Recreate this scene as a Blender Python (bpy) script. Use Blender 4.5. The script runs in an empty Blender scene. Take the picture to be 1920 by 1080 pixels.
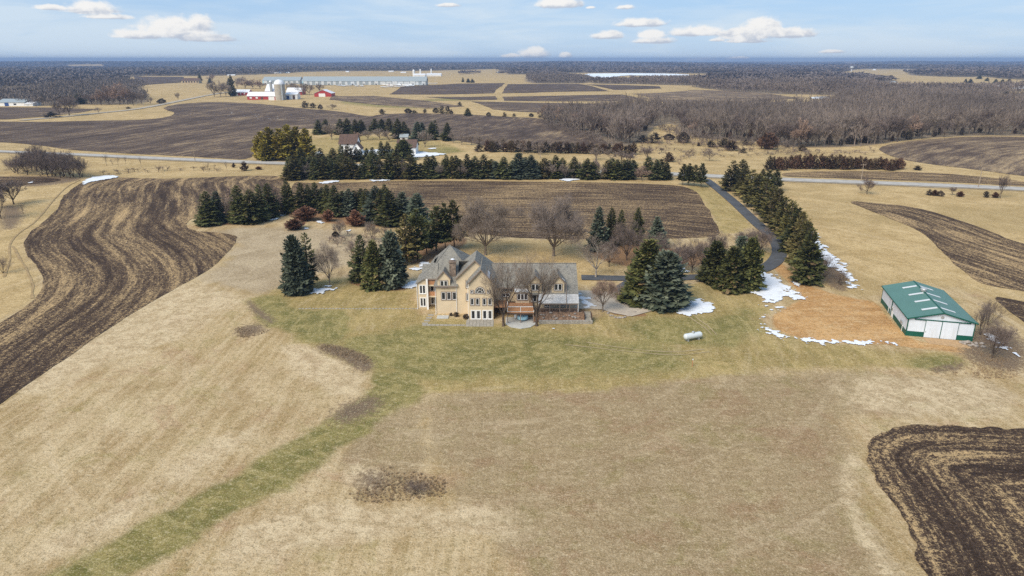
import bpy, math, random
import numpy as np
from mathutils import Vector
from mathutils.geometry import delaunay_2d_cdt

rnd = random.Random(11)
NR = np.random.default_rng(5)
scene = bpy.context.scene
COL = scene.collection
R = math.radians

# ------------------------------------------------------------------ camera model (real metres)
H, F, PIT = 47.0, 1280.0, R(18.5)
cp, sp = math.cos(PIT), math.sin(PIT)

def sstep(a, b, x):
    t = np.clip((np.asarray(x, float) - a) / (b - a), 0, 1)
    return t * t * (3 - 2 * t)

def hgt(x, y):
    x = np.asarray(x, float); y = np.asarray(y, float)
    r = np.hypot(x, y - 120)
    amp = sstep(150, 420, r) * np.minimum(1.0, 560.0 / np.maximum(r, 1)) * 1.7
    z = np.sin(x / 83 + 1.3) * np.cos(y / 97 + .4) + .7 * np.sin((x + y) / 61 + 2.1) + .5 * np.sin((x - 1.7 * y) / 120)
    r0 = np.hypot(x, y)
    far = sstep(3300, 6500, r0) * (9 * np.sin(x / 830 + 1) + 8 * np.sin(y / 760 + x / 1900) + 5 * np.sin(x / 410 - y / 900))
    return amp * z + far

def P(px, py):
    """ground point(s) seen at photo coordinates"""
    px = np.asarray(px, float); py = np.minimum(np.asarray(py, float), 2600)
    dx = px - 960; dy = F * cp + (540 - py) * sp; dz = -F * sp + (540 - py) * cp
    dz = np.minimum(dz, -1.2)
    z = np.zeros_like(dx)
    for _ in range(14):
        t = (H - z) / -dz
        z = .5 * z + .5 * hgt(dx * t, dy * t)
    return np.stack([dx * t, dy * t, hgt(dx * t, dy * t)], -1)

def P1(px, py):
    return Vector(P(px, py).tolist())

def zc(Y, z): return Y * cp + (H - z) * sp
def fx(px, Y, z): return (px - 960) * zc(Y, z) / F
def hz(py, Y):
    dy = F * cp + (540 - py) * sp; dz = -F * sp + (540 - py) * cp
    return H + Y * dz / dy

def proj(x, y, z):
    x = np.asarray(x, float); y = np.asarray(y, float); z = np.asarray(z, float)
    d = y * cp + (H - z) * sp
    return 960 + F * x / d, 540 - F * (y * sp - (H - z) * cp) / d

# ------------------------------------------------------------------ value noise for geometry
def _hash(ix, iy, s):
    h = (ix.astype(np.int64) * 374761393 + iy.astype(np.int64) * 668265263 + s * 1442695041) & 0xffffffff
    h = ((h ^ (h >> 13)) * 1274126177) & 0xffffffff
    return ((h ^ (h >> 16)) & 0xffff) / 65535.0

def vnoise(x, y, s=0):
    ix = np.floor(x); iy = np.floor(y); fx_ = x - ix; fy_ = y - iy
    ux = fx_ * fx_ * (3 - 2 * fx_); uy = fy_ * fy_ * (3 - 2 * fy_)
    a = _hash(ix, iy, s); b = _hash(ix + 1, iy, s); c = _hash(ix, iy + 1, s); d = _hash(ix + 1, iy + 1, s)
    return a + (b - a) * ux + (c - a) * uy + (a - b - c + d) * ux * uy

def fbm(x, y, sc, oct=4, s=0):
    x = np.asarray(x, float) / sc; y = np.asarray(y, float) / sc
    v = 0; a = .5; t = 0
    for k in range(oct):
        v = v + a * vnoise(x + 17.3 * k, y - 9.1 * k, s + k); t += a; a *= .55; x = x * 2.03; y = y * 2.03
    return v / t

def sdf(poly, x, y):
    """signed distance, positive inside"""
    poly = np.asarray(poly, float)[:, :2]
    d = np.full(x.shape, 1e18); ins = np.zeros(x.shape, bool)
    for i in range(len(poly)):
        a = poly[i]; b = poly[(i + 1) % len(poly)]
        e = b - a; L = max(e @ e, 1e-9)
        t = np.clip(((x - a[0]) * e[0] + (y - a[1]) * e[1]) / L, 0, 1)
        d = np.minimum(d, (x - a[0] - t * e[0]) ** 2 + (y - a[1] - t * e[1]) ** 2)
        c = (a[1] > y) != (b[1] > y)
        den = b[1] - a[1] if abs(b[1] - a[1]) > 1e-12 else 1e-12
        ins ^= c & (x < (b[0] - a[0]) * (y - a[1]) / den + a[0])
    d = np.sqrt(d)
    return np.where(ins, d, -d)

def smooth_closed(pts, n=2):
    p = np.asarray(pts, float)
    for _ in range(n):
        q = np.roll(p, -1, 0)
        p = np.stack([.75 * p + .25 * q, .25 * p + .75 * q], 1).reshape(-1, p.shape[1])
    return p

def smooth_open(pts, n=2):
    p = np.asarray(pts, float)
    for _ in range(n):
        q = np.stack([.75 * p[:-1] + .25 * p[1:], .25 * p[:-1] + .75 * p[1:]], 1).reshape(-1, p.shape[1])
        p = np.vstack([p[:1], q, p[-1:]])
    return p

def W(pts, n=2):
    """photo outline -> smooth ground outline"""
    a = smooth_closed(np.asarray(pts, float), n)
    return P(a[:, 0], a[:, 1])[:, :2]

def Wo(pts, n=2):
    a = smooth_open(np.asarray(pts, float), n)
    return P(a[:, 0], a[:, 1])[:, :2]

# ------------------------------------------------------------------ materials
def new_mat(name):
    m = bpy.data.materials.new(name); m.use_nodes = True
    nt = m.node_tree
    b = nt.nodes['Principled BSDF']; b.inputs['Roughness'].default_value = .9
    b.inputs['Specular IOR Level'].default_value = .2
    return m, nt, b

class NT:
    def __init__(s, nt): s.nt = nt
    def n(s, typ, **kw):
        o = s.nt.nodes.new(typ)
        for k, v in kw.items(): setattr(o, k, v)
        return o
    def link(s, a, b): s.nt.links.new(a, b)
    def _in(s, sock, v):
        if hasattr(v, 'is_output'): s.nt.links.new(v, sock)
        else: sock.default_value = v
    def math(s, op, a, b=0.0, c=None, clamp=False):
        o = s.n('ShaderNodeMath', operation=op, use_clamp=clamp)
        s._in(o.inputs[0], a); s._in(o.inputs[1], b)
        if c is not None: s._in(o.inputs[2], c)
        return o.outputs[0]
    def mix(s, f, a, b, mode='MIX'):
        o = s.n('ShaderNodeMix', data_type='RGBA', blend_type=mode)
        s._in(o.inputs[0], f)
        for k, v in ((6, a), (7, b)):
            if isinstance(v, (tuple, list)): v = (*v[:3], 1)
            s._in(o.inputs[k], v)
        return o.outputs[2]
    def noise(s, vec, scale, detail=4, rough=.55, dist=0.0, out='Fac'):
        o = s.n('ShaderNodeTexNoise'); o.inputs['Scale'].default_value = scale
        o.inputs['Detail'].default_value = detail; o.inputs['Roughness'].default_value = rough
        o.inputs['Distortion'].default_value = dist
        if vec is not None: s.link(vec, o.inputs['Vector'])
        return o.outputs[out]
    def ramp(s, f, a, b):
        o = s.n('ShaderNodeMapRange', interpolation_type='SMOOTHSTEP')
        s._in(o.inputs[0], f); o.inputs[1].default_value = a; o.inputs[2].default_value = b
        return o.outputs[0]
    def mapping(s, vec, scale=(1, 1, 1), rot=(0, 0, 0), loc=(0, 0, 0)):
        o = s.n('ShaderNodeMapping'); s.link(vec, o.inputs[0])
        o.inputs['Scale'].default_value = scale; o.inputs['Rotation'].default_value = rot; o.inputs['Location'].default_value = loc
        return o.outputs[0]
    def attr(s, name, out='Fac'):
        o = s.n('ShaderNodeAttribute', attribute_name=name); return o.outputs[out]
    def pos(s): return s.n('ShaderNodeNewGeometry').outputs['Position']
    def obj(s): return s.n('ShaderNodeTexCoord').outputs['Object']
    def bump(s, h, strength, dist, to):
        o = s.n('ShaderNodeBump'); s.link(h, o.inputs['Height'])
        o.inputs['Strength'].default_value = strength; o.inputs['Distance'].default_value = dist
        s.link(o.outputs[0], to.inputs['Normal'])
    def sep(s, c):
        o = s.n('ShaderNodeSeparateColor'); s.link(c, o.inputs[0]); return o.outputs

def plain(name, col, rough=.8, var=.18, scale=1.2, spec=.25, metal=0.0, fine=True):
    """surface with a mottled colour of its own"""
    m, nt, b = new_mat(name); t = NT(nt); p = t.pos()
    n1 = t.noise(p, scale, 5, .6)
    lo = tuple(c * (1 - var) for c in col); hi = tuple(min(1, c * (1 + var)) for c in col)
    c = t.mix(t.ramp(n1, .3, .7), lo, hi)
    if fine:
        n2 = t.noise(p, scale * 9, 3, .6)
        c = t.mix(t.math('MULTIPLY', t.ramp(n2, .35, .75), .35), c, tuple(v * (1 - 1.2 * var) for v in col))
    t.link(c, b.inputs['Base Color'])
    b.inputs['Roughness'].default_value = rough; b.inputs['Specular IOR Level'].default_value = spec
    b.inputs['Metallic'].default_value = metal
    return m

def leaf_mat(name, cols, rvar=.32, dead=False):
    """foliage: tone per branch, tint per tree"""
    m, nt, b = new_mat(name); t = NT(nt)
    tone = t.attr('tone')
    rn = t.n('ShaderNodeObjectInfo').outputs['Random']
    c = t.mix(tone, cols[0], cols[1])
    c = t.mix(t.math('MULTIPLY', t.ramp(rn, .45, 1.0), .7), c, cols[2])
    if dead: c = t.mix(t.math('MULTIPLY', t.ramp(tone, .90, .97), .8), c, (.19, .125, .07))
    hs = t.n('ShaderNodeHueSaturation'); t.link(c, hs.inputs['Color'])
    v = t.math('ADD', t.math('MULTIPLY', t.math('FRACT', t.math('MULTIPLY', rn, 7.31)), 2 * rvar), 1 - rvar)
    t.link(v, hs.inputs['Value'])
    t.link(hs.outputs[0], b.inputs['Base Color']); b.inputs['Roughness'].default_value = .75
    return m

M = {}
M['spruce'] = leaf_mat('spruce_needles', ((.027, .034, .010), (.128, .124, .038), (.085, .092, .036)), .36, True)
M['blue'] = leaf_mat('blue_spruce_needles', ((.038, .050, .032), (.155, .172, .118), (.095, .118, .080)))
M['pine'] = leaf_mat('pine_needles', ((.045, .042, .012), (.180, .155, .050), (.130, .100, .038)), .36, True)
M['gold'] = leaf_mat('golden_needles', ((.105, .085, .014), (.43, .34, .045), (.20, .18, .04)))
M['cedar'] = leaf_mat('cedar_foliage', ((.050, .030, .020), (.165, .090, .055), (.095, .075, .040)))
M['rust'] = leaf_mat('rusty_foliage', ((.105, .050, .028), (.270, .135, .080), (.190, .110, .070)))
M['darkcedar'] = leaf_mat('dark_cedar_foliage', ((.040, .031, .024), (.125, .090, .066), (.08, .07, .05)))
M['twig'] = leaf_mat('twigs', ((.150, .115, .092), (.290, .235, .190), (.235, .190, .165)), .15)
M['twigred'] = leaf_mat('reddish_twigs', ((.19, .125, .095), (.37, .265, .20), (.30, .21, .165)), .15)
M['twigdark'] = leaf_mat('dark_twigs', ((.100, .076, .066), (.215, .165, .140), (.165, .130, .120)), .18)
M['wood'] = leaf_mat('woods_twigs', ((.080, .060, .050), (.255, .200, .165), (.17, .14, .12)), .05)
M['farwood'] = leaf_mat('far_woods_twigs', ((.075, .060, .055), (.195, .160, .145), (.13, .11, .10)), .05)
M['bark'] = plain('bark', (.17, .135, .105), .95, .35, 2.0)
M['barkdark'] = plain('dark_bark', (.085, .062, .048), .95, .3, 2.0)
M['barkpale'] = plain('pale_bark', (.30, .26, .22), .95, .3, 2.0)

# ------------------------------------------------------------------ mesh building
class MB:
    def __init__(s): s.v = []; s.f = []
    def poly(s, pts):
        i = len(s.v); s.v += [tuple(p) for p in pts]; s.f.append(tuple(range(i, i + len(pts))))
    def box(s, x0, x1, y0, y1, z0, z1):
        i = len(s.v)
        s.v += [(x, y, z) for z in (z0, z1) for y in (y0, y1) for x in (x0, x1)]
        s.f += [tuple(i + k for k in q) for q in ((0, 2, 3, 1), (4, 5, 7, 6), (0, 1, 5, 4), (2, 6, 7, 3), (0, 4, 6, 2), (1, 3, 7, 5))]
        return s
    def prism(s, pts, off):
        """polygon pts swept by the vector off"""
        n = len(pts); i = len(s.v); o = Vector(off)
        s.v += [tuple(p) for p in pts] + [tuple(Vector(p) + o) for p in pts]
        s.f.append(tuple(range(i + n - 1, i - 1, -1))); s.f.append(tuple(range(i + n, i + 2 * n)))
        for k in range(n):
            l = (k + 1) % n; s.f.append((i + k, i + l, i + n + l, i + n + k))
        return s
    def slab(s, pts, t=.14): return s.prism(pts, (0, 0, -t))
    def tube(s, p0, p1, r0, r1, n=6, cap=True):
        p0 = Vector(p0); p1 = Vector(p1); d = (p1 - p0).normalized()
        a = d.orthogonal().normalized(); b = d.cross(a); i = len(s.v)
        for p, r in ((p0, r0), (p1, r1)):
            for k in range(n):
                an = 2 * math.pi * k / n
                s.v.append(tuple(p + (a * math.cos(an) + b * math.sin(an)) * r))
        for k in range(n):
            l = (k + 1) % n; s.f.append((i + k, i + l, i + n + l, i + n + k))
        if cap: s.f.append(tuple(range(i + n - 1, i - 1, -1))); s.f.append(tuple(range(i + n, i + 2 * n)))
        return s
    def lathe(s, prof, n=16, o=(0, 0, 0), axis=None):
        """prof: (radius, z) pairs round the z axis, or along AXIS (unit vector)"""
        o = Vector(o); ax = Vector(axis) if axis else Vector((0, 0, 1)); a = ax.orthogonal().normalized(); b = ax.cross(a)
        i = len(s.v)
        for r, z in prof:
            for k in range(n):
                an = 2 * math.pi * k / n
                s.v.append(tuple(o + ax * z + (a * math.cos(an) + b * math.sin(an)) * r))
        for j in range(len(prof) - 1):
            for k in range(n):
                l = (k + 1) % n
                s.f.append((i + j * n + k, i + j * n + l, i + (j + 1) * n + l, i + (j + 1) * n + k))
        return s
    def build(s, name, mat, parent=None, smooth=False):
        o3 = parent_origin(parent)
        me = bpy.data.meshes.new(name)
        me.from_pydata([(v[0] - o3[0], v[1] - o3[1], v[2] - o3[2]) for v in s.v], [], s.f)
        import bmesh
        bm = bmesh.new(); bm.from_mesh(me); bmesh.ops.recalc_face_normals(bm, faces=bm.faces)
        bm.to_mesh(me); bm.free()
        if smooth: me.polygons.foreach_set('use_smooth', [True] * len(me.polygons))
        me.materials.append(mat)
        o = bpy.data.objects.new(name, me); COL.objects.link(o)
        if parent is not None: o.parent = parent
        return o

def parent_origin(p):
    v = Vector((0, 0, 0))
    while p is not None:
        v += p.location; p = p.parent
    return v

def tag(o, label=None, cat=None, group=None, kind=None):
    for k, v in (('label', label), ('category', cat), ('group', group), ('kind', kind)):
        if v: o[k] = v
    return o

def thing(name, loc, label, cat, group=None):
    o = bpy.data.objects.new(name, None); COL.objects.link(o); o.location = loc
    o.empty_display_size = .5
    return tag(o, label, cat, group)

def np_mesh(name, v, f, mat, attrs=None, smooth=False):
    """v (n,3), f (m,k) of one size k"""
    me = bpy.data.meshes.new(name)
    v = np.ascontiguousarray(v, np.float32); f = np.ascontiguousarray(f, np.int32); k = f.shape[1]
    me.vertices.add(len(v)); me.vertices.foreach_set('co', v.ravel())
    me.loops.add(f.size); me.loops.foreach_set('vertex_index', f.ravel())
    me.polygons.add(len(f)); me.polygons.foreach_set('loop_start', np.arange(0, f.size, k, dtype=np.int32))
    if smooth: me.polygons.foreach_set('use_smooth', np.ones(len(f), bool))
    for nm, a in (attrs or {}).items():
        a = np.asarray(a, np.float32)
        if a.ndim == 1: me.attributes.new(nm, 'FLOAT', 'POINT').data.foreach_set('value', a)
        elif a.shape[1] == 3: me.attributes.new(nm, 'FLOAT_VECTOR', 'POINT').data.foreach_set('vector', a.ravel())
        else: me.attributes.new(nm, 'FLOAT_COLOR', 'POINT').data.foreach_set('color', a.ravel())
    me.update(calc_edges=True); me.validate()
    me.materials.append(mat)
    return me

def link(name, me, parent=None):
    o = bpy.data.objects.new(name, me); COL.objects.link(o)
    if parent is not None: o.parent = parent
    return o

def lift(x, y, k):
    return hgt(x, y) + k * (.02 + .00022 * np.hypot(x, y))

def resample(poly, closed=True, k=.012, lo=.6, hi=40):
    out = []
    n = len(poly); m = n if closed else n - 1
    for i in range(m):
        a = np.asarray(poly[i]); b = np.asarray(poly[(i + 1) % n])
        L = np.hypot(*(b - a)); s = min(hi, max(lo, k * np.hypot(*((a + b) / 2))))
        c = max(1, int(round(L / s)))
        for j in range(c): out.append(a + (b - a) * j / c)
    if not closed: out.append(np.asarray(poly[-1]))
    return np.array(out)

def sheet(name, poly, mat, k=1, guide=None, jit=.25, step=.016, lo=1.0, zfun=None, extra=None):
    """a sheet of ground inside a ground outline, following the terrain"""
    b = resample(poly, True, step * .7, lo * .7)
    if jit:
        r = np.hypot(b[:, 0], b[:, 1]); s = jit * (1 + r / 300)
        b = b + np.stack([fbm(b[:, 0], b[:, 1], 2.5 * (1 + r.mean() / 150), 3, 3) - .5, fbm(b[:, 0], b[:, 1], 2.5 * (1 + r.mean() / 150), 3, 9) - .5], 1) * 2 * s[:, None]
    # interior points on a polar lattice
    ang = np.arctan2(b[:, 0], b[:, 1]); rr = np.hypot(b[:, 0], b[:, 1])
    q = []
    a0, a1 = ang.min(), ang.max(); r = max(rr.min(), 5)
    while r < rr.max():
        s = max(lo, step * r); da = s / r
        aa = np.arange(a0 + da * rnd.random(), a1, da)
        q.append(np.stack([np.sin(aa) * r, np.cos(aa) * r], 1)); r += s
    q = np.vstack(q)
    d = sdf(b, q[:, 0], q[:, 1]); s = np.maximum(lo, step * np.hypot(q[:, 0], q[:, 1]))
    q = q[d > .45 * s]
    pts = np.vstack([b, q]); n = len(b)
    res = delaunay_2d_cdt([Vector(p) for p in pts.tolist()], [], [list(range(n))], 1, 1e-4)
    v = np.array([tuple(p) for p in res[0]]); f = np.array([t for t in res[2] if len(t) == 3], int)
    z = lift(v[:, 0], v[:, 1], k)
    if zfun is not None: z = z + zfun(v[:, 0], v[:, 1])
    at = {}
    if guide is not None:
        u, w = guide_uv(guide, v[:, 0], v[:, 1]); at['furrow'] = np.stack([u, w, 0 * u], 1)
    # upward winding
    A = v[f[:, 0]]; B = v[f[:, 1]]; C_ = v[f[:, 2]]
    cr = (B[:, 0] - A[:, 0]) * (C_[:, 1] - A[:, 1]) - (B[:, 1] - A[:, 1]) * (C_[:, 0] - A[:, 0])
    f[cr < 0] = f[cr < 0][:, ::-1]
    me = np_mesh(name, np.column_stack([v, z]), f, mat, at, True)
    return tag(link(name, me), kind='structure')

def guide_uv(g, x, y):
    best = np.full(x.shape, 1e18); u = np.zeros(x.shape); w = np.zeros(x.shape); acc = 0
    for i in range(len(g) - 1):
        a = g[i]; b = g[i + 1]; e = b - a; L = np.hypot(*e)
        if L < 1e-6: continue
        t = ((x - a[0]) * e[0] + (y - a[1]) * e[1]) / (L * L)
        tc = np.clip(t, 0 if i else -1e9, 1 if i < len(g) - 2 else 1e9)
        d = np.hypot(x - a[0] - tc * e[0], y - a[1] - tc * e[1])
        m = d < best
        best = np.where(m, d, best)
        sg = np.sign((x - a[0]) * e[1] - (y - a[1]) * e[0])
        u = np.where(m, d * sg, u); w = np.where(m, acc + tc * L, w); acc += L
    return u, w

def ribbon(name, line, width, mat, k=2, jit=0.0):
    """a road or path along a ground line"""
    p = resample(line, False, .02, 1.2)
    t = np.gradient(p, axis=0); t /= np.linalg.norm(t, axis=1)[:, None]; nrm = np.stack([-t[:, 1], t[:, 0]], 1)
    cols = np.linspace(-.5, .5, 5); V = []
    for c in cols:
        off = c * width + (jit * (fbm(p[:, 0], p[:, 1], 3, 3, int(c * 10 + 9)) - .5) * 2 if abs(c) == .5 else 0)
        q = p + nrm * np.reshape(off, (-1, 1)) if np.ndim(off) else p + nrm * off
        V.append(q)
    V = np.stack(V, 1); n = len(p); v = V.reshape(-1, 2)
    f = np.array([(i * 5 + j, i * 5 + j + 1, (i + 1) * 5 + j + 1, (i + 1) * 5 + j) for i in range(n - 1) for j in range(4)])[:, ::-1]
    u, w = guide_uv(np.asarray(p), v[:, 0], v[:, 1]) if n < 400 else (v[:, 0] * 0, v[:, 0] * 0)
    z = lift(v[:, 0], v[:, 1], k)
    me = np_mesh(name, np.column_stack([v, z]), f, mat, {'furrow': np.stack([u, w, 0 * u], 1)}, True)
    return tag(link(name, me), kind='structure')

# ------------------------------------------------------------------ world, sun, camera
def build_world():
    w = bpy.data.worlds.new("World"); scene.world = w; w.use_nodes = True
    nt = w.node_tree; t = NT(nt); bg = nt.nodes['Background']
    sky = t.n('ShaderNodeTexSky', sky_type='NISHITA'); sky.sun_disc = False
    sky.sun_elevation = SUN_EL; sky.sun_rotation = SUN_ROT
    sky.altitude = 300; sky.air_density = 1.0; sky.dust_density = .35; sky.ozone_density = 2.2
    g = t.n('ShaderNodeTexCoord').outputs['Generated']
    s = t.n('ShaderNodeSeparateXYZ'); t.link(g, s.inputs[0])
    az = t.math('ARCTAN2', s.outputs[0], s.outputs[1])
    el = t.math('ARCSINE', s.outputs[2])
    cv = t.n('ShaderNodeCombineXYZ'); t.link(az, cv.inputs[0]); t.link(el, cv.inputs[1])
    # thin streaky veil
    v1 = t.noise(t.mapping(cv.outputs[0], (2.2, 13, 1), (0, 0, R(-8))), 1.6, 6, .55, .6)
    v2 = t.noise(t.mapping(cv.outputs[0], (5, 40, 1), (0, 0, R(7))), 1.3, 5, .6, .3)
    veil = t.math('ADD', t.math('MULTIPLY', t.ramp(v1, .38, .66), .62), t.math('MULTIPLY', t.ramp(v2, .42, .68), .30))
    low = t.ramp(el, .15, -.01)
    veil = t.math('ADD', veil, t.math('MULTIPLY', low, .48), clamp=True)
    base = t.mix(.78, sky.outputs[0], SKY_TINT)
    c = t.mix(t.math('MULTIPLY', veil, .85), base, VEIL)
    # cumulus: flat-bottomed heaps at fixed bearings
    nz = t.noise(t.mapping(cv.outputs[0], (60, 95, 1)), 1.0, 8, .62, .3)
    nzz = t.math('MULTIPLY', t.math('SUBTRACT', nz, .5), 1.75)
    tot = None; sw = None; sh = None
    for (cx, cy, a, b) in CLOUDS:
        ca = math.atan2(cx - 960, F * cp + (540 - cy) * sp)
        dz = -F * sp + (540 - cy) * cp; ce = math.atan2(dz, math.hypot(cx - 960, F * cp + (540 - cy) * sp))
        ua = t.math('DIVIDE', t.math('SUBTRACT', az, ca), a / 1420)
        e0 = t.math('SUBTRACT', el, ce)
        up = t.math('MAXIMUM', e0, 0.0); dn = t.math('MINIMUM', e0, 0.0)
        ev = t.math('ADD', t.math('DIVIDE', up, b / 1420), t.math('DIVIDE', dn, .38 * b / 1420))
        d = t.math('ADD', t.math('MULTIPLY', ua, ua), t.math('MULTIPLY', ev, ev))
        wgt = t.math('SUBTRACT', 1.0, t.math('POWER', d, .5))
        tot = wgt if tot is None else t.math('MAXIMUM', tot, wgt)
        w0 = t.math('MAXIMUM', t.math('ADD', wgt, .4), 0.0001)
        q = t.math('MULTIPLY', w0, t.math('SUBTRACT', ev, t.math('MULTIPLY', ua, .45)))
        sw = w0 if sw is None else t.math('ADD', sw, w0)
        sh = q if sh is None else t.math('ADD', sh, q)
    dens = t.ramp(t.math('ADD', tot, t.math('MULTIPLY', nzz, .62)), -.10, .36)
    dens = t.math('MULTIPLY', dens, t.ramp(tot, -.5, -.1))
    shade = t.math('DIVIDE', sh, sw)
    shade = t.math('ADD', shade, t.math('MULTIPLY', t.math('SUBTRACT', t.noise(t.mapping(cv.outputs[0], (60, 95, 1), (0, 0, 0), (.25, -.35, 0)), 1.0, 6, .6, .3), .5), -2.4))
    cc = t.mix(t.ramp(shade, -.7, .45), CLOUD_LO, CLOUD_HI)
    c = t.mix(t.math('MULTIPLY', dens, .94), c, cc)
    t.link(c, bg.inputs['Color']); bg.inputs['Strength'].default_value = SKY_STR

SUN_EL, SUN_ROT = R(44), R(222)
SKY_STR, EXPO = .056, 1.34
SKY_TINT = (2.0, 3.65, 6.1)
VEIL = (4.9, 5.7, 6.4)
CLOUD_LO, CLOUD_HI = (3.75, 4.1, 4.75), (6.9, 6.75, 6.5)
CLOUDS = [(330, 62, 72, 30), (262, 68, 52, 13), (392, 74, 50, 12), (372, 48, 26, 22),
          (172, 20, 48, 17), (100, 16, 28, 7), (205, 33, 42, 7), (840, 11, 24, 6),
          (1048, 10, 50, 16), (1107, 15, 10, 4), (1172, 15, 22, 7), (1203, 46, 56, 13), (1140, 69, 34, 13), (1226, 78, 46, 11),
          (1222, 68, 30, 13), (1312, 63, 68, 14), (1400, 68, 62, 20), (1430, 55, 40, 24), (1480, 66, 52, 15), (1400, 78, 44, 7), (1345, 76, 16, 5),
          (1000, 104, 34, 18), (960, 106, 22, 7), (1060, 106, 14, 10), (1385, 111, 26, 5), (1315, 113, 34, 5), (1560, 98, 24, 5)]

def build_sun():
    d = bpy.data.lights.new('sun', 'SUN'); d.energy = 2.0; d.angle = R(40); d.color = (1, .90, .74)
    o = bpy.data.objects.new('sun', d); COL.objects.link(o)
    # the direction to the sun: Nishita rotation 0 faces +Y, turning clockwise seen from above
    v = Vector((math.sin(SUN_ROT) * math.cos(SUN_EL), math.cos(SUN_ROT) * math.cos(SUN_EL), math.sin(SUN_EL)))
    o.rotation_euler = v.to_track_quat('Z', 'Y').to_euler()

def build_camera():
    c = bpy.data.cameras.new('camera'); c.sensor_width = 36; c.lens = 36 * F / 1920
    c.clip_start = .5; c.clip_end = 60000
    o = bpy.data.objects.new('camera', c); COL.objects.link(o); o.location = (0, 0, H)
    o.rotation_euler = (math.pi / 2 - PIT, 0, 0); scene.camera = o
    vs = scene.view_settings; vs.view_transform = 'Standard'; vs.look = 'None'; vs.gamma = 1; vs.exposure = EXPO
    vs.use_curve_mapping = False
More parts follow.
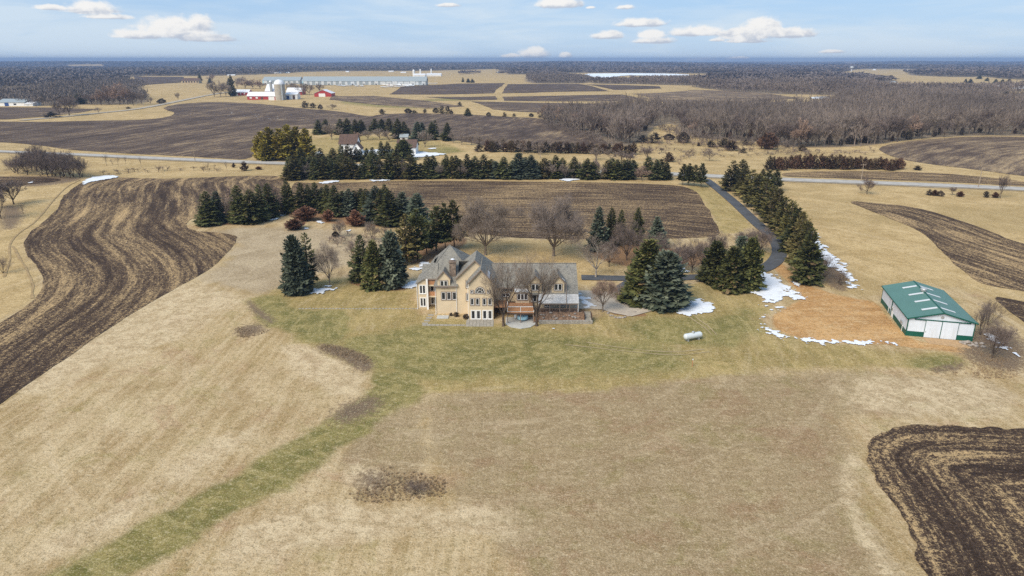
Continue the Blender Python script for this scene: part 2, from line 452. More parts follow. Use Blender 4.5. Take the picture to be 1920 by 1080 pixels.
# ------------------------------------------------------------------ ground materials
def ground_mat():
    m, nt, b = new_mat('ground_grass'); t = NT(nt); p = t.pos()
    za = t.n('ShaderNodeAttribute', attribute_name='zone_a'); zb = t.n('ShaderNodeAttribute', attribute_name='zone_b'); zc_ = t.n('ShaderNodeAttribute', attribute_name='zone_c')
    A = t.sep(za.outputs['Color']); B = t.sep(zb.outputs['Color']); Cz = t.sep(zc_.outputs['Color'])
    big = t.noise(p, .022, 6, .62, .4); mid = t.noise(p, .11, 7, .68, .5); clump = t.noise(p, .42, 6, .72, .3); fine = t.noise(p, 1.5, 6, .75); vf = t.noise(p, 5.0, 4, .75)
    st = t.noise(t.mapping(p, (.05, .55, 1), (0, 0, R(6))), 1.0, 6, .68, .3)
    st2 = t.noise(t.mapping(p, (.55, .045, 1), (0, 0, R(-38))), 1.0, 6, .68, .3)
    st3 = t.noise(t.mapping(p, (1.9, .06, 1), (0, 0, R(-34))), 1.0, 4, .7, .2)
    def mul(a, k): return t.math('MULTIPLY', a, k)
    # straw
    c = t.mix(t.ramp(mid, .36, .64), (.330, .228, .118), (.500, .385, .232))
    c = t.mix(mul(t.ramp(big, .44, .62), .55), c, (.365, .255, .120))
    c = t.mix(mul(t.ramp(st2, .42, .62), .50), c, (.560, .445, .285))
    c = t.mix(mul(t.ramp(st2, .52, .36), .40), c, (.300, .222, .110))
    c = t.mix(mul(t.ramp(clump, .52, .66), .45), c, (.270, .205, .095))
    pk = t.noise(t.mapping(p, (1, 1, 1), (0, 0, 0), (91, 37, 0)), .09, 6, .7, .6); ol = t.noise(t.mapping(p, (1, 1, 1), (0, 0, 0), (17, 63, 0)), .13, 6, .72, .6)
    c = t.mix(mul(t.ramp(pk, .54, .66), .6), c, (.36, .235, .145)); c = t.mix(mul(t.ramp(ol, .55, .68), .6), c, (.270, .215, .085))
    def w(v, amt=.55, lo=.34, hi=.66, n=None):
        return t.ramp(t.math('ADD', v, mul(t.math('SUBTRACT', mid if n is None else n, .5), amt * 2)), lo, hi)
    brown = t.mix(t.ramp(st, .28, .72), (.222, .160, .092), (.300, .226, .138))
    brown = t.mix(mul(t.ramp(mid, .44, .62), .55), brown, (.250, .175, .098))
    brown = t.mix(mul(t.ramp(big, .50, .64), .45), brown, (.390, .300, .190))
    brown = t.mix(mul(t.ramp(pk, .50, .62), .65), brown, (.235, .145, .085)); brown = t.mix(mul(t.ramp(ol, .50, .64), .65), brown, (.205, .165, .070)); brown = t.mix(mul(t.ramp(clump, .50, .62), .45), brown, (.42, .325, .205))
    c = t.mix(mul(w(Cz[0], .7), .85), c, brown)
    c = t.mix(mul(w(Cz[1], .9, .3, .8), .75), c, t.mix(t.ramp(clump, .38, .62), (.400, .300, .185), (.620, .500, .335)))
    gold = t.mix(t.ramp(mid, .35, .65), (.365, .255, .118), (.520, .385, .205))
    gold = t.mix(mul(t.ramp(big, .45, .60), .6), gold, (.310, .225, .105))
    gold = t.mix(mul(t.ramp(clump, .50, .66), .45), gold, (.260, .175, .075))
    gold = t.mix(mul(t.ramp(st3, .52, .66), .3), gold, (.54, .41, .22))
    c = t.mix(w(B[1]), c, gold)
    gt = t.mix(t.ramp(mid, .35, .65), (.300, .230, .150), (.420, .335, .228))
    c = t.mix(w(A[2]), c, gt)
    yard = t.mix(t.ramp(mid, .35, .65), (.265, .195, .078), (.400, .300, .135))
    yard = t.mix(mul(t.ramp(st2, .46, .64), .5), yard, (.43, .335, .155))
    yard = t.mix(mul(t.ramp(clump, .46, .62), .55), yard, (.205, .165, .052))
    yard = t.mix(mul(t.ramp(st2, .50, .36), .35), yard, (.19, .155, .055))
    c = t.mix(w(A[0]), c, yard)
    sx = t.n('ShaderNodeSeparateXYZ'); t.link(p, sx.inputs[0])
    dx_ = t.math('ADD', sx.outputs[0], 6.0); dy_ = t.math('SUBTRACT', sx.outputs[1], 121.0)
    rad = t.math('SQRT', t.math('ADD', t.math('MULTIPLY', dx_, dx_), t.math('MULTIPLY', dy_, dy_)))
    rc = t.n('ShaderNodeCombineXYZ'); t.link(mul(rad, .85), rc.inputs[0]); t.link(mul(t.math('ARCTAN2', dx_, dy_), 3.2), rc.inputs[1])
    ring = t.noise(rc.outputs[0], 1.0, 4, .6, .35)
    r2 = t.n('ShaderNodeCombineXYZ'); t.link(mul(rad, .42), r2.inputs[0]); t.link(mul(t.math('ARCTAN2', dx_, dy_), 2.1), r2.inputs[1]); ring2 = t.noise(r2.outputs[0], 1.0, 5, .65, .5)
    c = t.mix(mul(t.ramp(ring2, .52, .68), .22), c, (.58, .47, .32)); c = t.mix(mul(t.ramp(ring2, .48, .34), .22), c, (.26, .20, .105))
    green = t.mix(t.ramp(mid, .32, .66), (.118, .112, .033), (.212, .182, .066))
    green = t.mix(mul(t.ramp(clump, .46, .62), .6), green, (.340, .275, .118))
    green = t.mix(mul(t.ramp(clump, .46, .34), .6), green, (.095, .104, .022))
    green = t.mix(mul(t.ramp(ring, .50, .66), .55), green, (.33, .275, .125))
    c = t.mix(w(A[1], 1.0, .20, .72), c, green)
    dirt = t.mix(t.ramp(mid, .35, .65), (.385, .205, .082), (.535, .325, .150))
    dirt = t.mix(mul(t.ramp(st, .46, .64), .6), dirt, (.29, .155, .065))
    dirt = t.mix(mul(t.ramp(clump, .50, .62), .4), dirt, (.56, .40, .23))
    c = t.mix(w(B[0], .25), c, dirt)
    lit = t.mix(t.ramp(fine, .35, .65), (.175, .090, .045), (.300, .170, .092))
    c = t.mix(w(za.outputs['Alpha'], .3), c, lit)
    weeds = t.mix(t.ramp(fine, .42, .60), (.075, .050, .042), (.21, .15, .105))
    c = t.mix(mul(w(zb.outputs['Alpha'], .9, .25, .7, fine), .95), c, weeds)
    fl = t.mix(t.ramp(mid, .35, .65), (.125, .095, .074), (.235, .185, .135))
    c = t.mix(w(B[2], .4), c, fl)
    # blades, clumps and thatch
    c = t.mix(mul(t.ramp(fine, .49, .66), .55), c, (.150, .110, .052), 'MIX')
    c = t.mix(mul(t.ramp(fine, .48, .34), .35), c, (.62, .52, .36))
    c = t.mix(mul(t.ramp(vf, .51, .66), .65), c, (.110, .082, .040))
    c = t.mix(mul(t.ramp(vf, .47, .34), .45), c, (.68, .57, .40))
    hs = t.n('ShaderNodeHueSaturation'); hs.inputs['Saturation'].default_value = 1.04; t.link(c, hs.inputs['Color'])
    t.link(hs.outputs[0], b.inputs['Base Color']); b.inputs['Roughness'].default_value = .95; b.inputs['Specular IOR Level'].default_value = .05
    h = t.math('ADD', fine, mul(vf, .6))
    t.bump(h, .6, .3, b)
    return m

def plow_mat(name, stub=.5, freq=.55, dark=(.070, .049, .038), straw=(.43, .315, .190), bands=.3, warp=.25, bandf=.045):
    """turned soil in furrows with corn stubble; furrow = (across, along) in metres"""
    m, nt, b = new_mat(name); t = NT(nt); p = t.pos()
    fv = t.attr('furrow', 'Vector')
    row = t.noise(t.mapping(fv, (freq, .036, 1)), 1.0, 5, .62, warp)
    row2 = t.noise(t.mapping(fv, (freq * 3.2, .40, 1)), 1.0, 4, .7, .4)
    band = t.noise(t.mapping(fv, (bandf, bandf * .06, 1), (0, 0, 0), (3, 5, 0)), 1.0, 3, .6, .3)
    clod = t.noise(p, 1.7, 6, .75); big = t.noise(p, .03, 4, .6, .4); cl2 = t.noise(p, 5.5, 3, .75)
    def dv(a, k): return t.math('MULTIPLY', t.math('SUBTRACT', a, .5), k)
    f = t.math('ADD', dv(row, 1.7), dv(row2, .9)); f = t.math('ADD', f, dv(clod, 2.1)); f = t.math('ADD', f, dv(cl2, 2.3))
    f = t.math('ADD', f, dv(band, 2 * bands)); f = t.math('ADD', f, dv(big, .8)); f = t.math('ADD', f, stub)
    c = t.mix(t.ramp(f, .30, .78), dark, straw)
    c = t.mix(t.math('MULTIPLY', t.ramp(f, .30, -.25), .85), c, tuple(v * .38 for v in dark))
    c = t.mix(t.math('MULTIPLY', t.ramp(f, .85, 1.25), .7), c, tuple(min(1, v * 1.35) for v in straw))
    hs = t.n('ShaderNodeHueSaturation'); hs.inputs['Saturation'].default_value = 1.15; t.link(c, hs.inputs['Color'])
    t.link(hs.outputs[0], b.inputs['Base Color']); b.inputs['Roughness'].default_value = .95; b.inputs['Specular IOR Level'].default_value = .08
    h = t.math('ADD', t.math('ADD', row, t.math('MULTIPLY', clod, 1.3)), t.math('MULTIPLY', cl2, .5))
    t.bump(h, .7, .35, b)
    return m

def road_mat(name, col, crack=.3):
    m, nt, b = new_mat(name); t = NT(nt); p = t.pos(); fv = t.attr('furrow', 'Vector')
    n = t.noise(p, .35, 5, .6); f2 = t.noise(p, 6, 3, .6)
    c = t.mix(t.ramp(n, .35, .65), tuple(v * .86 for v in col), tuple(v * 1.12 for v in col))
    ln = t.noise(t.mapping(fv, (1.5, .01, 1)), 1.0, 2, .5)
    c = t.mix(t.math('MULTIPLY', t.ramp(ln, .5, .66), crack), c, tuple(v * .7 for v in col))
    c = t.mix(t.math('MULTIPLY', t.ramp(f2, .5, .7), .25), c, tuple(v * 1.35 for v in col))
    t.link(c, b.inputs['Base Color']); b.inputs['Roughness'].default_value = .85
    return m

# ------------------------------------------------------------------ zones of the ground (photo outlines -> metres)
ZONES = {
 'yard': [([(468,560),(476,590),(500,612),(560,640),(620,665),(690,700),(800,735),(960,735),(1130,735),(1300,710),(1420,690),(1560,690),(1690,690),(1800,690),(1810,662),(1700,655),(1560,648),(1440,620),(1425,590),(1400,545),(1290,535),(1150,600),(780,610),(780,530),(640,520),(540,530)],6),
          ([(1280,530),(1400,530),(1440,560),(1420,640),(1300,640),(1200,610),(1240,575)],6),
          ([(1280,352),(1320,345),(1350,365),(1385,395),(1415,425),(1350,445),(1335,400),(1305,360)],5),
          ([(1470,480),(1440,470),(1400,480),(1390,500),(1450,498)],3),
          ([(590,250),(830,262),(870,288),(700,300),(560,290)],10)],
 'green': [([(476,558),(482,588),(505,610),(560,634),(620,650),(655,640),(640,600),(650,590),(640,582),(560,580),(540,560),(520,552)],3.5),
           ([(640,640),(690,625),(760,612),(840,612),(900,612),(1000,618),(1120,630),(1150,650),(1050,690),(900,708),(800,712),(720,700),(660,670)],6),
           ([(1170,595),(1240,590),(1330,600),(1400,575),(1425,600),(1400,640),(1340,655),(1240,640),(1150,620)],6),
           ([(700,690),(697,715),(691,740),(648,768),(600,795),(500,855),(400,907),(280,975),(190,1025),(80,1077),(20,1110),(190,1110),(250,1078),(335,1030),(440,965),(560,900),(655,838),(730,775),(790,735),(790,700)],2.6),
           ([(1030,640),(1180,640),(1280,655),(1280,700),(1100,705),(960,710)],7),
           ([(1690,665),(1810,668),(1810,690),(1720,695)],3),
           ([(800,280),(850,276),(880,284),(820,290)],6),([(760,190),(850,183),(940,183),(900,188)],20),([(620,189),(720,190),(860,198),(790,204),(690,200)],25)],
 'greytan': [([(330,440),(450,425),(560,425),(700,440),(740,470),(640,500),(560,520),(520,560),(470,550),(420,540),(380,520),(430,480),(450,450)],12)],
 'litter': [([(745,470),(800,450),(860,440),(880,452),(850,475),(800,495),(760,492)],3),([(1100,470),(1160,455),(1260,465),(1330,475),(1320,500),(1200,505),(1130,490)],4),
            ([(1150,560),(1200,575),(1270,578),(1290,560),(1230,545),(1160,545)],2),([(640,527),(700,545),(770,545),(760,530),(690,520)],2),([(1310,525),(1400,545),(1425,530),(1370,515)],2),
            ([(560,395),(620,392),(760,398),(790,418),(690,428),(560,412)],5),([(385,412),(500,398),(540,392),(500,415),(400,425)],3),
            ([(1010,588),(1012,580),(1085,577),(1112,588),(1110,604),(1012,605)],1.2),([(1150,583),(1225,585),(1200,597),(1140,590)],1)],
 'dirt': [([(1446,500),(1462,492),(1476,500),(1496,525),(1540,545),(1600,560),(1646,566),(1660,590),(1700,630),(1722,642),(1818,652),(1812,664),(1716,652),(1640,645),(1550,640),(1480,630),(1446,612),(1448,592),(1476,575),(1506,560),(1490,538),(1464,516)],2.2)],
 'gold': [([(860,452),(960,448),(1110,452),(1180,470),(1160,520),(1090,545),(880,520),(850,480)],7),
          ([(1470,350),(1560,352),(1700,358),(1920,370),(2300,400),(2300,640),(1960,640),(1900,600),(1840,545),(1700,530),(1640,560),(1560,545),(1500,520),(1520,440),(1470,380)],10),
          ([(0,345),(130,335),(120,360),(95,390),(40,440),(40,470),(70,510),(75,560),(0,600),(-300,700),(-300,345)],8)],
 'brown': [([(800,740),(900,724),(1060,714),(1250,707),(1450,702),(1560,722),(1600,780),(1590,850),(1640,960),(1690,1080),(1720,1200),(1000,1200),(960,1080),(930,990),(880,940),(830,905),(800,860)],10),([(640,800),(760,760),(800,780),(800,900),(700,900),(640,880)],6),([(1130,720),(1400,710),(1700,690),(1900,720),(1900,770),(1600,780),(1300,760)],10)],
 'pale': [([(420,985),(520,950),(640,938),(760,940),(900,950),(1000,975),(960,1010),(760,1000),(560,1030),(420,1080)],4),([(690,690),(600,650),(560,640),(520,660),(580,720),(660,760),(690,735)],4),([(560,760),(420,860),(300,940),(200,990),(100,1050),(60,1040),(260,920),(420,820),(520,760)],5),([(0,620),(200,560),(400,520),(460,560),(380,620),(200,690),(0,760)],8),([(1620,860),(1600,900),(1640,990),(1680,1080),(1640,1080),(1590,980),(1570,900),(1590,850)],2.5),([(640,860),(720,880),(720,920),(640,910)],2.5),([(1560,700),(1800,700),(1920,740),(1900,790),(1700,780),(1580,760)],6)],
 'forest': [], 'weeds': [([(590,645),(640,648),(690,668),(705,690),(680,700),(640,672),(600,660)],2.5),([(465,560),(480,575),(515,600),(510,608),(478,590),(464,572)],2.5),
            ([(750,905),(785,898),(815,912),(795,922),(755,920)],2.5),([(1740,690),(1810,680),(1800,695),(1750,698)],2),([(440,615),(490,605),(500,620),(450,635)],4),
            ([(670,890),(720,885),(730,915),(690,930)],5),([(620,770),(700,740),(720,760),(640,800)],5),([(1500,420),(1530,450),(1600,545),(1560,545),(1515,490)],3),
            ([(0,330),(110,330),(170,335),(80,350),(0,348)],5),([(0,380),(50,390),(30,430),(0,430)],5),([(1790,660),(1850,600),(1930,640),(1930,700),(1850,690)],5)],
}
WOODS = {
 'right': [(1015,226),(1060,246),(1105,262),(1160,276),(1200,268),(1222,246),(1228,236),(1262,230),(1275,246),(1300,258),(1350,262),(1420,266),(1480,276),(1560,277),(1640,272),(1700,262),(1780,256),(1850,254),(1920,255),(2120,258),(2150,190),(1920,186),(1800,178),(1700,177),(1600,182),(1500,193),(1420,199),(1330,206),(1200,214),(1100,217),(1040,219)],
 'mid_band': [(1340,168),(1420,176),(1500,180),(1700,177),(1850,175),(1950,172),(1950,166),(1850,166),(1700,168),(1680,159),(1600,152),(1480,152),(1420,156),(1330,157),(1290,162)],
 'left': [(-150,205),(0,194),(60,200),(112,197),(200,196),(262,194),(285,190),(268,172),(262,158),(240,154),(130,158),(60,174),(-150,182)],
 'knoll': [(985,156),(1040,157),(1108,156),(1106,150),(1070,142),(985,141)],
 'lake_shore': [(1108,157),(1200,158),(1320,161),(1330,152),(1280,150),(1220,151),(1160,153),(1108,152)],
}
FARWOODS = {
 'left': [(-700,116.8),(480,116.8),(940,116.8),(960,128),(860,132),(700,134),(560,136),(480,140),(330,143),(250,142),(235,152),(120,160),(60,168),(-200,180),(-700,190)],
 'middle': [(940,116.8),(1620,116.8),(1620,128),(1560,138),(1420,140),(1320,138),(1090,136),(985,140),(900,138),(850,140),(960,130)],
 'right': [(1600,116.8),(2700,116.8),(2700,160),(1980,152),(1920,150),(1845,144),(1748,138),(1742,131),(1680,128.3),(1600,128.8)],
 'hill_back': [(1706,134.5),(1745,131.5),(1850,134),(1850,145),(1765,144),(1700,141)],
 'strip': [(1300,150),(1420,141),(1560,140),(1650,147),(1740,158),(1700,160),(1560,152),(1440,156),(1320,160)],
}

CLEAR = [[(1425,177),(1500,177),(1575,179),(1570,199),(1500,202),(1430,201)],[(1640,153),(1770,152.5),(1775,165),(1640,166.5)],[(1860,172),(1960,170),(1960,190),(1885,188)],[(540,135.5),(660,132.8),(760,133.5),(745,138),(640,139),(560,138)],[(880,134),(958,132.5),(960,138.5),(890,139)],[(228,144),(330,142),(340,146.5),(240,148)],[(40,166),(110,155),(128,154),(116,161),(60,170)],
 [(1085,131.5),(1130,130.8),(1125,133.5),(1090,133.8)],[(1195,129),(1240,128.3),(1238,130.5),(1200,131)],[(300,126),(380,125.3),(375,127.5),(310,128)],[(700,126.5),(820,125.8),(815,128),(720,128.4)],[(1440,124.5),(1540,123.8),(1530,126),(1450,126.2)],
 [(20,132),(90,131),(80,134),(30,135)],[(430,130),(500,129),(495,131.5),(440,132)],[(1790,126),(1880,125),(1870,128),(1800,128.5)],[(1850,134),(1960,133),(1950,137),(1860,137.5)],[(600,122),(700,121.5),(690,122.8),(610,123.2)],[(1000,123.5),(1080,123),(1070,124.6),(1010,125)],[(120,122),(200,121.6),(190,123),(130,123.2)],[(1650,121.8),(1740,121.4),(1730,122.6),(1660,123)]]

def build_ground():
    m = ground_mat()
    a = np.concatenate([np.arange(-52, 52.01, .25), np.arange(56, 308, 4.0)]) * math.pi / 180
    r = [12.0]
    while r[-1] < 16000: r.append(r[-1] * (1.0175 if r[-1] > 45 else 1.08))
    r = np.array(r); na, nr = len(a), len(r)
    X = (np.sin(a)[None, :] * r[:, None]).ravel(); Y = (np.cos(a)[None, :] * r[:, None]).ravel()
    X = np.append(X, 0); Y = np.append(Y, 0); n = len(X)
    Z = hgt(X, Y)
    i, j = np.meshgrid(np.arange(nr - 1), np.arange(na), indexing='ij'); jj = (j + 1) % na
    f = np.stack([i * na + j, i * na + jj, (i + 1) * na + jj, (i + 1) * na + j], -1).reshape(-1, 4)[:, ::-1]
    c = np.array([[n - 1, (k + 1) % na, k, k] for k in range(na)])
    px, py = proj(X, Y, Z); front = (Y > 10) & (np.abs(np.arctan2(X, Y)) < R(70))
    def zone(lst):
        v = np.zeros(n)
        for poly, s in lst:
            g = W(poly, 2); lo = g.min(0) - 3 * s; hi = g.max(0) + 3 * s
            k = (X > lo[0]) & (X < hi[0]) & (Y > lo[1]) & (Y < hi[1])
            if k.any(): v[k] = np.maximum(v[k], sstep(-s, s, sdf(g, X[k], Y[k])))
        return v
    z = {k: zone(v) for k, v in ZONES.items()}
    rr = np.hypot(X, Y)
    z['gold'] = np.maximum(z['gold'], sstep(190, 280, rr))
    fz = np.zeros(n)
    for k, poly in list(WOODS.items()) + list(FARWOODS.items()):
        s = 6 if k == 'right' else 25
        g = W(poly, 1); lo = g.min(0) - 50; hi = g.max(0) + 50
        q = (X > lo[0]) & (X < hi[0]) & (Y > lo[1]) & (Y < hi[1])
        if q.any(): fz[q] = np.maximum(fz[q], sstep(-s, s, sdf(g, X[q], Y[q])))
    fz = np.maximum(fz, sstep(3800, 4500, rr))
    for poly in CLEAR:
        g = W(poly, 1); lo = g.min(0) - 60; hi = g.max(0) + 60
        q = (X > lo[0]) & (X < hi[0]) & (Y > lo[1]) & (Y < hi[1])
        if q.any(): fz[q] *= 1 - sstep(-15, 15, sdf(g, X[q], Y[q]))
    z['forest'] = fz
    za = np.column_stack([z['yard'], z['green'], z['greytan'], z['litter']])
    zb = np.column_stack([z['dirt'], z['gold'], z['forest'], z['weeds']])
    me = bpy.data.meshes.new('ground')
    nq = len(f); ftri = c[:, :3]
    me.vertices.add(n); me.vertices.foreach_set('co', np.column_stack([X, Y, Z]).astype(np.float32).ravel())
    loops = np.concatenate([f.ravel(), ftri.ravel()]).astype(np.int32)
    me.loops.add(len(loops)); me.loops.foreach_set('vertex_index', loops)
    st = np.concatenate([np.arange(nq) * 4, nq * 4 + np.arange(len(ftri)) * 3]).astype(np.int32)
    me.polygons.add(len(st)); me.polygons.foreach_set('loop_start', st)
    me.polygons.foreach_set('use_smooth', np.ones(len(st), bool))
    zc_ = np.column_stack([z['brown'], z['pale'], z['pale'] * 0, z['pale'] * 0])
    for nm, d in (('zone_a', za), ('zone_b', zb), ('zone_c', zc_)):
        me.attributes.new(nm, 'FLOAT_COLOR', 'POINT').data.foreach_set('color', d.astype(np.float32).ravel())
    me.update(calc_edges=True); me.validate(); me.materials.append(m)
    tag(link('ground', me), kind='structure')

FIELDS = [
 # name, outline, guide line, stubble, furrow frequency, bands
 ('A', [(152,343),(126,360),(110,386),(98,404),(62,431),(46,450),(43,463),(52,480),(70,498),(82,522),(80,540),(70,557),(40,582),(0,607),(-120,680),(-340,860),(-340,940),(-100,820),(0,757),(50,722),(100,690),(180,632),(260,580),(340,535),(400,502),(436,464),(447,448),(440,440),(400,435),(362,433),(348,425),(352,413),(376,404),(440,408),(510,402),(540,384),(540,340),(527,329),(460,330),(400,332),(340,335),(280,335),(222,333),(178,333)],
  [(222,325),(152,343),(126,360),(110,386),(98,404),(62,431),(46,450),(43,463),(52,480),(70,498),(82,522),(80,540),(70,557),(40,582),(0,607),(-120,680),(-340,860)], .38, .50, .6),
 ('B', [(546,340),(546,384),(560,396),(640,402),(700,408),(790,412),(850,432),(960,446),(1060,449),(1170,448),(1290,448),(1356,443),(1340,415),(1322,382),(1303,356),(1266,346),(1100,342),(900,340),(760,339),(640,343),(575,344)],
  [(500,352),(760,339),(900,340),(1100,342),(1266,346),(1340,352)], .36, .95, .18),
 ('C', [(0,228),(80,229),(150,227),(290,225),(336,213),(300,204),(330,195),(400,191),(482,194),(558,203),(640,209),(697,220),(704,215),(780,212),(905,216),(960,220),(1010,221),(1037,231),(1085,238),(1112,253),(1156,277),(1120,284),(960,280),(870,267),(830,256),(700,246),(590,240),(520,246),(480,270),(476,301),(400,296),(300,291),(200,286),(130,281),(70,272),(0,266),(-300,262),(-300,226)],
  [(-300,330),(60,300),(300,268),(480,236),(620,215)], .20, .22, .45),
 ('D', [(0,201),(105,202),(185,205),(150,211),(90,218),(15,224),(-200,226),(-200,203)], [(-200,215),(185,206)], .2, .1, .3),
 ('E', [(250,143.5),(345,144.5),(338,155),(262,160)], [(240,150),(350,150)], .08, .05, .3),
 ('F1', [(730,177),(752,163),(855,157),(946,156),(926,175)], [(700,168),(960,165)], .12, .09, .3),
 ('F2', [(942,175),(952,158),(1085,157.5),(1142,171),(1000,174)], [(930,167),(1150,165)], .12, .09, .3),
 ('F3', [(1098,158.5),(1235,162),(1240,166),(1152,169)], [(1090,163),(1250,165)], .1, .09, .3),
 ('F4', [(795,182),(930,180.5),(932,187),(880,188)], [(790,184),(940,184)], .14, .12, .3),
 ('F5', [(943,181.5),(1165,177.5),(1212,188),(1100,190),(945,189)], [(930,185),(1220,182)], .16, .12, .3),
 ('F6', [(1183,176),(1300,169),(1362,170),(1440,176),(1500,184),(1440,190),(1245,192)], [(1180,176),(1360,184),(1520,190)], .4, .14, .5),
 ('F7', [(622,181),(700,180),(800,189),(872,200),(800,203.5),(700,196),(618,187)], [(610,184),(880,202)], .36, .12, .3),
 ('F8', [(884,190.5),(960,192),(1200,195),(1400,193),(1480,193),(1300,206),(1150,213),(1050,213),(960,209),(924,205)], [(880,197),(1480,197)], .2, .1, .3),
 ('G', [(1645,276),(1700,265),(1780,258),(1850,256),(1920,257),(2200,262),(2200,360),(1920,331),(1830,318),(1740,308),(1680,297),(1655,286)], [(1600,300),(1700,268),(1850,258),(2200,262)], .38, .3, .5),
 ('H', [(1466,324),(1550,321),(1680,322),(1760,325),(1850,332),(1920,341),(2010,352),(1920,350),(1800,342),(1650,337),(1500,332),(1468,331)], [(1460,330),(2010,350)], .42, .5, .3),
 ('I', [(1586,376),(1640,381),(1700,386),(1760,400),(1830,424),(1880,444),(1920,458),(2150,520),(2150,580),(1920,546),(1860,537),(1840,531),(1800,505),(1770,476),(1740,446),(1720,431),(1680,414),(1620,391)], [(1560,366),(1640,380),(1700,385),(1760,399),(1830,423),(1920,457),(2150,520)], .38, .55, .35),
 ('K', [(1862,556),(1892,560),(1920,567),(2150,610),(2150,760),(1960,640),(1920,602),(1890,583)], [(1850,550),(1920,566),(2150,610)], .25, .5, .3),
 ('J', [(1617,842),(1628,824),(1658,808),(1700,801),(1780,799),(1920,806),(2150,822),(2400,1250),(1800,1180),(1735,1080),(1702,1002),(1668,940),(1638,892),(1620,862)], [(2300,810),(1920,806),(1780,799),(1700,801),(1658,808),(1628,824),(1617,842),(1620,862),(1638,892),(1668,940),(1702,1002),(1735,1080),(1800,1180)], .31, .95, .75),
 ('L', [(0,331),(60,332),(120,336),(100,342),(50,346),(20,349),(-120,352),(-120,332)], [(-100,340),(120,338)], .2, .4, .3),
]

def build_fields():
    for nm, poly, guide, stub, fr, bd in FIELDS:
        far = P(np.mean([p[0] for p in poly]), np.mean([p[1] for p in poly]))[1]
        mat = plow_mat('plowed_soil_' + nm, stub, fr, bands=bd, bandf={'J': .30, 'A': .10, 'I': .12}.get(nm, .045), **({'dark': (.105, .078, .064), 'straw': (.36, .275, .18)} if far > 320 else {}))
        tag(sheet('plowed_field', W(poly, 2 if nm[0] in 'ABCGHIJKL' else 0), mat, 1, Wo(guide, 2), jit=.35 if nm != 'J' else .95, step=.016 if nm != 'J' else .0045, lo=.6 if nm != 'J' else .3, zfun=None if nm != 'J' else (lambda x, y: .30 * (fbm(x, y, .9, 3, 31) - .25))), kind='structure')

def build_roads():
    asphalt = road_mat('asphalt', (.075, .078, .085), .25); grey = road_mat('worn_road', (.36, .34, .315), .2)
    gravel = road_mat('gravel', (.36, .315, .255), .2); conc = road_mat('concrete', (.40, .345, .28), .1)
    ln = Wo([(-400,272),(-120,280),(0,284.5),(60,287),(140,290),(250,295.5),(365,300.5),(475,305),(700,312),(960,318),(1160,323),(1257,326.5),(1350,331.5),(1472,337.5),(1615,342.5),(1690,345.5),(1830,351),(1920,355),(2400,378)], 2)
    ribbon('road', ln, 7.4, grey, 3)
    sh_ = ribbon('road_shoulder', ln, 11.0, plain('gravel_shoulder', (.33, .27, .19), .95, .2, .6), 1.6, 1.0)
    ribbon('farm_road', Wo([(40,226),(110,220),(190,212),(250,206),(300,197),(350,187),(398,177),(440,172)], 2), 7.5, gravel, 2, .5)
    drv = [(1322,336.5),(1334,345),(1350,358),(1372,376),(1392,394),(1418,419),(1440,437),(1455,453),(1462,468),(1460,482),(1448,496),(1428,506.5),(1400,513),(1360,517.5),(1310,520),(1277,521.5),(1220,523),(1160,522.5),(1090,521)]
    ribbon('driveway', Wo(drv, 2), 3.7, asphalt, 3)
    ribbon('driveway_spur', Wo([(1205,523),(1185,532),(1172,541),(1164,551)], 2), 4.5, asphalt, 2)
    sheet('parking_pad', P(*np.array([(1070,553),(1078,545),(1115,546),(1150,548),(1172,551),(1196,567),(1226,583),(1184,594),(1150,588),(1128,581),(1108,580),(1074,580)], float).T)[:, :2], conc, 2.6, jit=0, lo=.8)
    # worn grass tracks of the field edge
    tr = plain('worn_track', (.30, .21, .105), .95, .2, .5)
    for l in ([(8,520),(20,490),(16,462),(30,440),(66,418),(96,380),(124,350),(150,338)],
              [(60,560),(62,532),(50,505),(34,480),(24,462)]):
        ribbon('farm_track', Wo(l, 2), .5, tr, 1.2, .3)
    tg = plain('tyre_track', (.33, .26, .15), .95, .2, .8)
    for l in ([(1285,588),(1300,600),(1318,612),(1335,628)], [(1293,586),(1309,599),(1328,612),(1344,628)],
              [(1100,642),(1180,655),(1260,661),(1320,655)], [(1060,646),(1180,660),(1270,667),(1330,660)]):
        ribbon('tyre_track', Wo(l, 2), .26, tg, 1.2, .16)
    # lake, frozen
    ice, nt, b = new_mat('lake_ice'); t = NT(nt)
    n = t.noise(t.mapping(t.pos(), (.004, .02, 1)), 1.0, 5, .6)
    t.link(t.mix(t.ramp(n, .4, .65), (.80, .84, .88), (.66, .73, .82)), b.inputs['Base Color']); b.inputs['Roughness'].default_value = .5
    sheet('lake', W([(1092,138.5),(1140,138),(1200,137.5),(1294,139.5),(1290,142.5),(1260,144),(1210,142),(1170,141.5),(1150,145),(1118,147),(1105,143)], 1), ice, 1.5, jit=0, step=.01)
    sheet('pond', W([(1518,183),(1535,181.5),(1556,182),(1550,185),(1525,186)], 1), ice, 1.5, jit=0)

